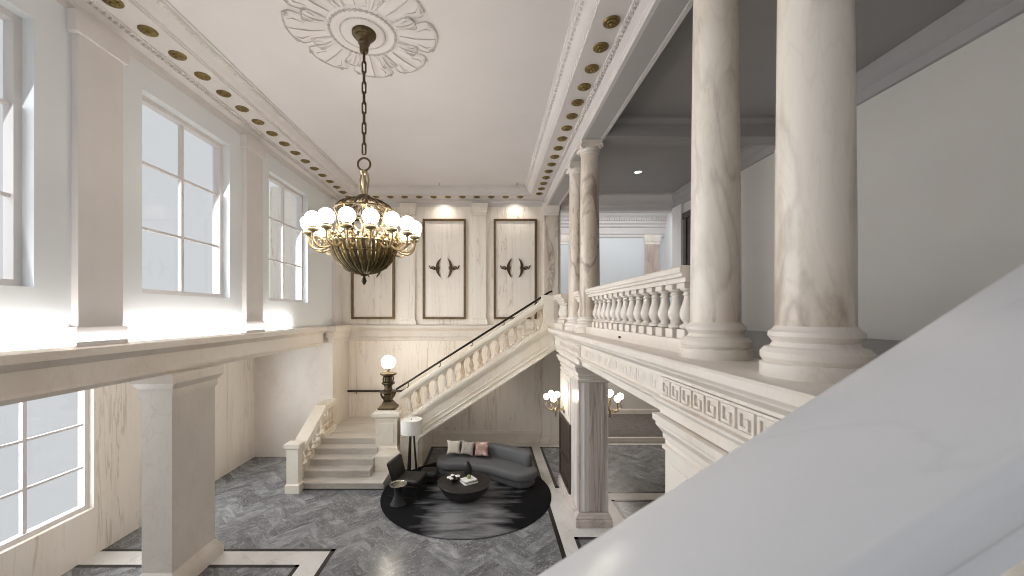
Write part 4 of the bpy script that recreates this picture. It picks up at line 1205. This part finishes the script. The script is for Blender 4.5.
# floor lamp
fx, fy = -2.19, 11.02
fl = thing('floor_lamp', 'tripod floor lamp with white drum shade beside the stair foot', 'floor lamp', (fx, fy, 0))
for k in range(3):
    a = 2*PI*k/3
    bm = BM(); tube(bm, [(fx+.05*math.cos(a), fy+.05*math.sin(a), 1.36), (fx+.145*math.cos(a), fy+.145*math.sin(a), .012 if (Vector((fx+.145*math.cos(a)-RX, fy+.145*math.sin(a)-RY)).length > RR) else .012+ZR)], [.024, .032], 8); obj('leg', bm, M['black_wood'], fl)
bm = BM(); lathe(bm, [(.07, 1.34), (.07, 1.38), (.02, 1.39), (.02, 1.5)], (fx, fy, 0), 16); obj('hub', bm, M['black_wood'], fl)
bm = BM()
lathe(bm, [(.285, 1.21), (.30, 1.21), (.30, 1.60), (.285, 1.60), (.285, 1.585), (.0, 1.575)], (fx, fy, 0), 40)
for f_ in [f_ for f_ in bm.faces if len(f_.verts) > 4 and f_.calc_center_median().z < 1.25]: bm.faces.remove(f_)
obj('lamp_shade', bm, M['shade'], fl)
bm = BM(); lathe(bm, [(.016, 1.575), (.016, 1.60), (.008, 1.615)], (fx, fy, 0), 10); obj('knob', bm, M['brass'], fl)

# ------------------------------------------------------------------ small ceiling fittings
def downlight(label, x, y, z):
    t = thing('downlight', label, 'downlight', (x, y, z), group='ceiling downlights')
    bm = BM(); lathe(bm, [(.105, -.012), (.12, -.008), (.12, .002), (.10, .002)], (x, y, z), 24); obj('bezel', bm, M['cornice'], t)
    bm = BM(); lathe(bm, [(.0, -.014), (.10, -.0135), (.104, -.006)], (x, y, z), 20); obj('lens', bm, M['lamp_disc'], t)
downlight('lit recessed downlight in the grey balcony ceiling', 4.43, 11.6, 8.80)
for label, x in (('small ceiling sprinkler above the middle panel', -1.65), ('small ceiling sprinkler above the right panel', .93)):
    t = thing('sprinkler', label, 'sprinkler', (x, 12.9, ZC))
    bm = BM(); lathe(bm, [(.05, -.008), (.05, .002)], (x, 12.9, ZC), 14); obj('plate', bm, M['cornice'], t)
    bm = BM(); lathe(bm, [(.03, -.07), (.03, -.062), (.012, -.06), (.012, 0)], (x, 12.9, ZC), 10); obj('head', bm, M['brass'], t)

# ------------------------------------------------------------------ lights
def area(name, loc, rot, sx, sy, power, col=(1,1,1)):
    l = bpy.data.lights.new(name, 'AREA'); l.shape = 'RECTANGLE'; l.size = sx; l.size_y = sy; l.energy = power; l.color = col
    o = bpy.data.objects.new(name, l); COL.objects.link(o); o.location = loc; o.rotation_euler = rot
    return o
def spot(name, loc, target, power, angle, blend, col, size=.05):
    l = bpy.data.lights.new(name, 'SPOT'); l.energy = power; l.spot_size = math.radians(angle); l.spot_blend = blend; l.color = col; l.shadow_soft_size = size
    o = bpy.data.objects.new(name, l); COL.objects.link(o); o.location = loc
    d = Vector(target)-Vector(loc); o.rotation_euler = d.to_track_quat('-Z', 'Y').to_euler()
    return o
DAY = (.90, .95, 1.0)
for (a, b), p in zip(WIN_UP, (150, 110, 60)): area('window_daylight', (XL-.42, (a+b)/2, 6.45), (0, -PI/2+math.radians(28), 0), 3.0, b-a, p, DAY).data.spread = math.radians(130)
for (a, b), p in zip(WIN_LO, (130, 90, 50)): area('window_daylight', (-7.85, (a+b)/2, 2.1), (0, -PI/2, 0), 2.3, b-a, p, DAY)
WARM = (1.0, .92, .81)
for x in (-4.12, -1.59, .93):
    spot('panel_downlight', (x, YB-.40, ZS-.02), (x, YB-.05, 6.1), 44, 140, .95, WARM, .04)
spot('balcony_downlight', (4.43, 11.6, 8.76), (4.43, 11.6, 4), 60, 120, .8, (1, .95, .88))
area('far_room_light', (4.6, 15.2, 9.2), (0, 0, 0), 5.0, 1.6, 105, (.93, .97, 1.0))
area('added_corridor_fill', (4.6, 16.0, 3.8), (0, 0, 0), 2.5, 2.0, 100, (1, .93, .85))  # unseen lamp added to lighten the corridor

area('added_ceiling_fill', (XL+.12, 5.0, 4.24), (0, PI-math.radians(58), 0), .10, 10.5, 120, (1.0, .97, .95))  # unseen strip light added on the left ledge to lift the ceiling
spot('added_under_stair_fill', (.1, 12.3, 1.95), (-.1, 13.9, .9), 12, 150, .9, WARM, .1)  # spot without a fitting, added to warm and lighten the wall under the stair
w = bpy.data.worlds.new('World'); S.world = w; w.use_nodes = True
bg = w.node_tree.nodes['Background']; bg.inputs[0].default_value = (.93, .965, 1.0, 1); bg.inputs[1].default_value = .68

# ------------------------------------------------------------------ camera
cam = bpy.data.cameras.new('Camera'); co = bpy.data.objects.new('Camera', cam); COL.objects.link(co)
co.location = (0, 0, H); co.rotation_euler = (PI/2, 0, 0)
cam.sensor_width = 36; cam.sensor_fit = 'HORIZONTAL'; cam.lens = 390/1024*36
cam.shift_x = (512-489)/1024; cam.shift_y = (313-288)/1024
cam.clip_start = .05; cam.clip_end = 100
cam.dof.use_dof = True; cam.dof.focus_distance = 11; cam.dof.aperture_fstop = 2.2
S.camera = co
S.view_settings.view_transform = 'Standard'; S.view_settings.look = 'None'
S.view_settings.exposure = 0.02; S.view_settings.gamma = 1.0
S.view_settings.use_curve_mapping = False
S.cycles.filter_width = 1.0
S.cycles.max_bounces = 10; S.cycles.diffuse_bounces = 6
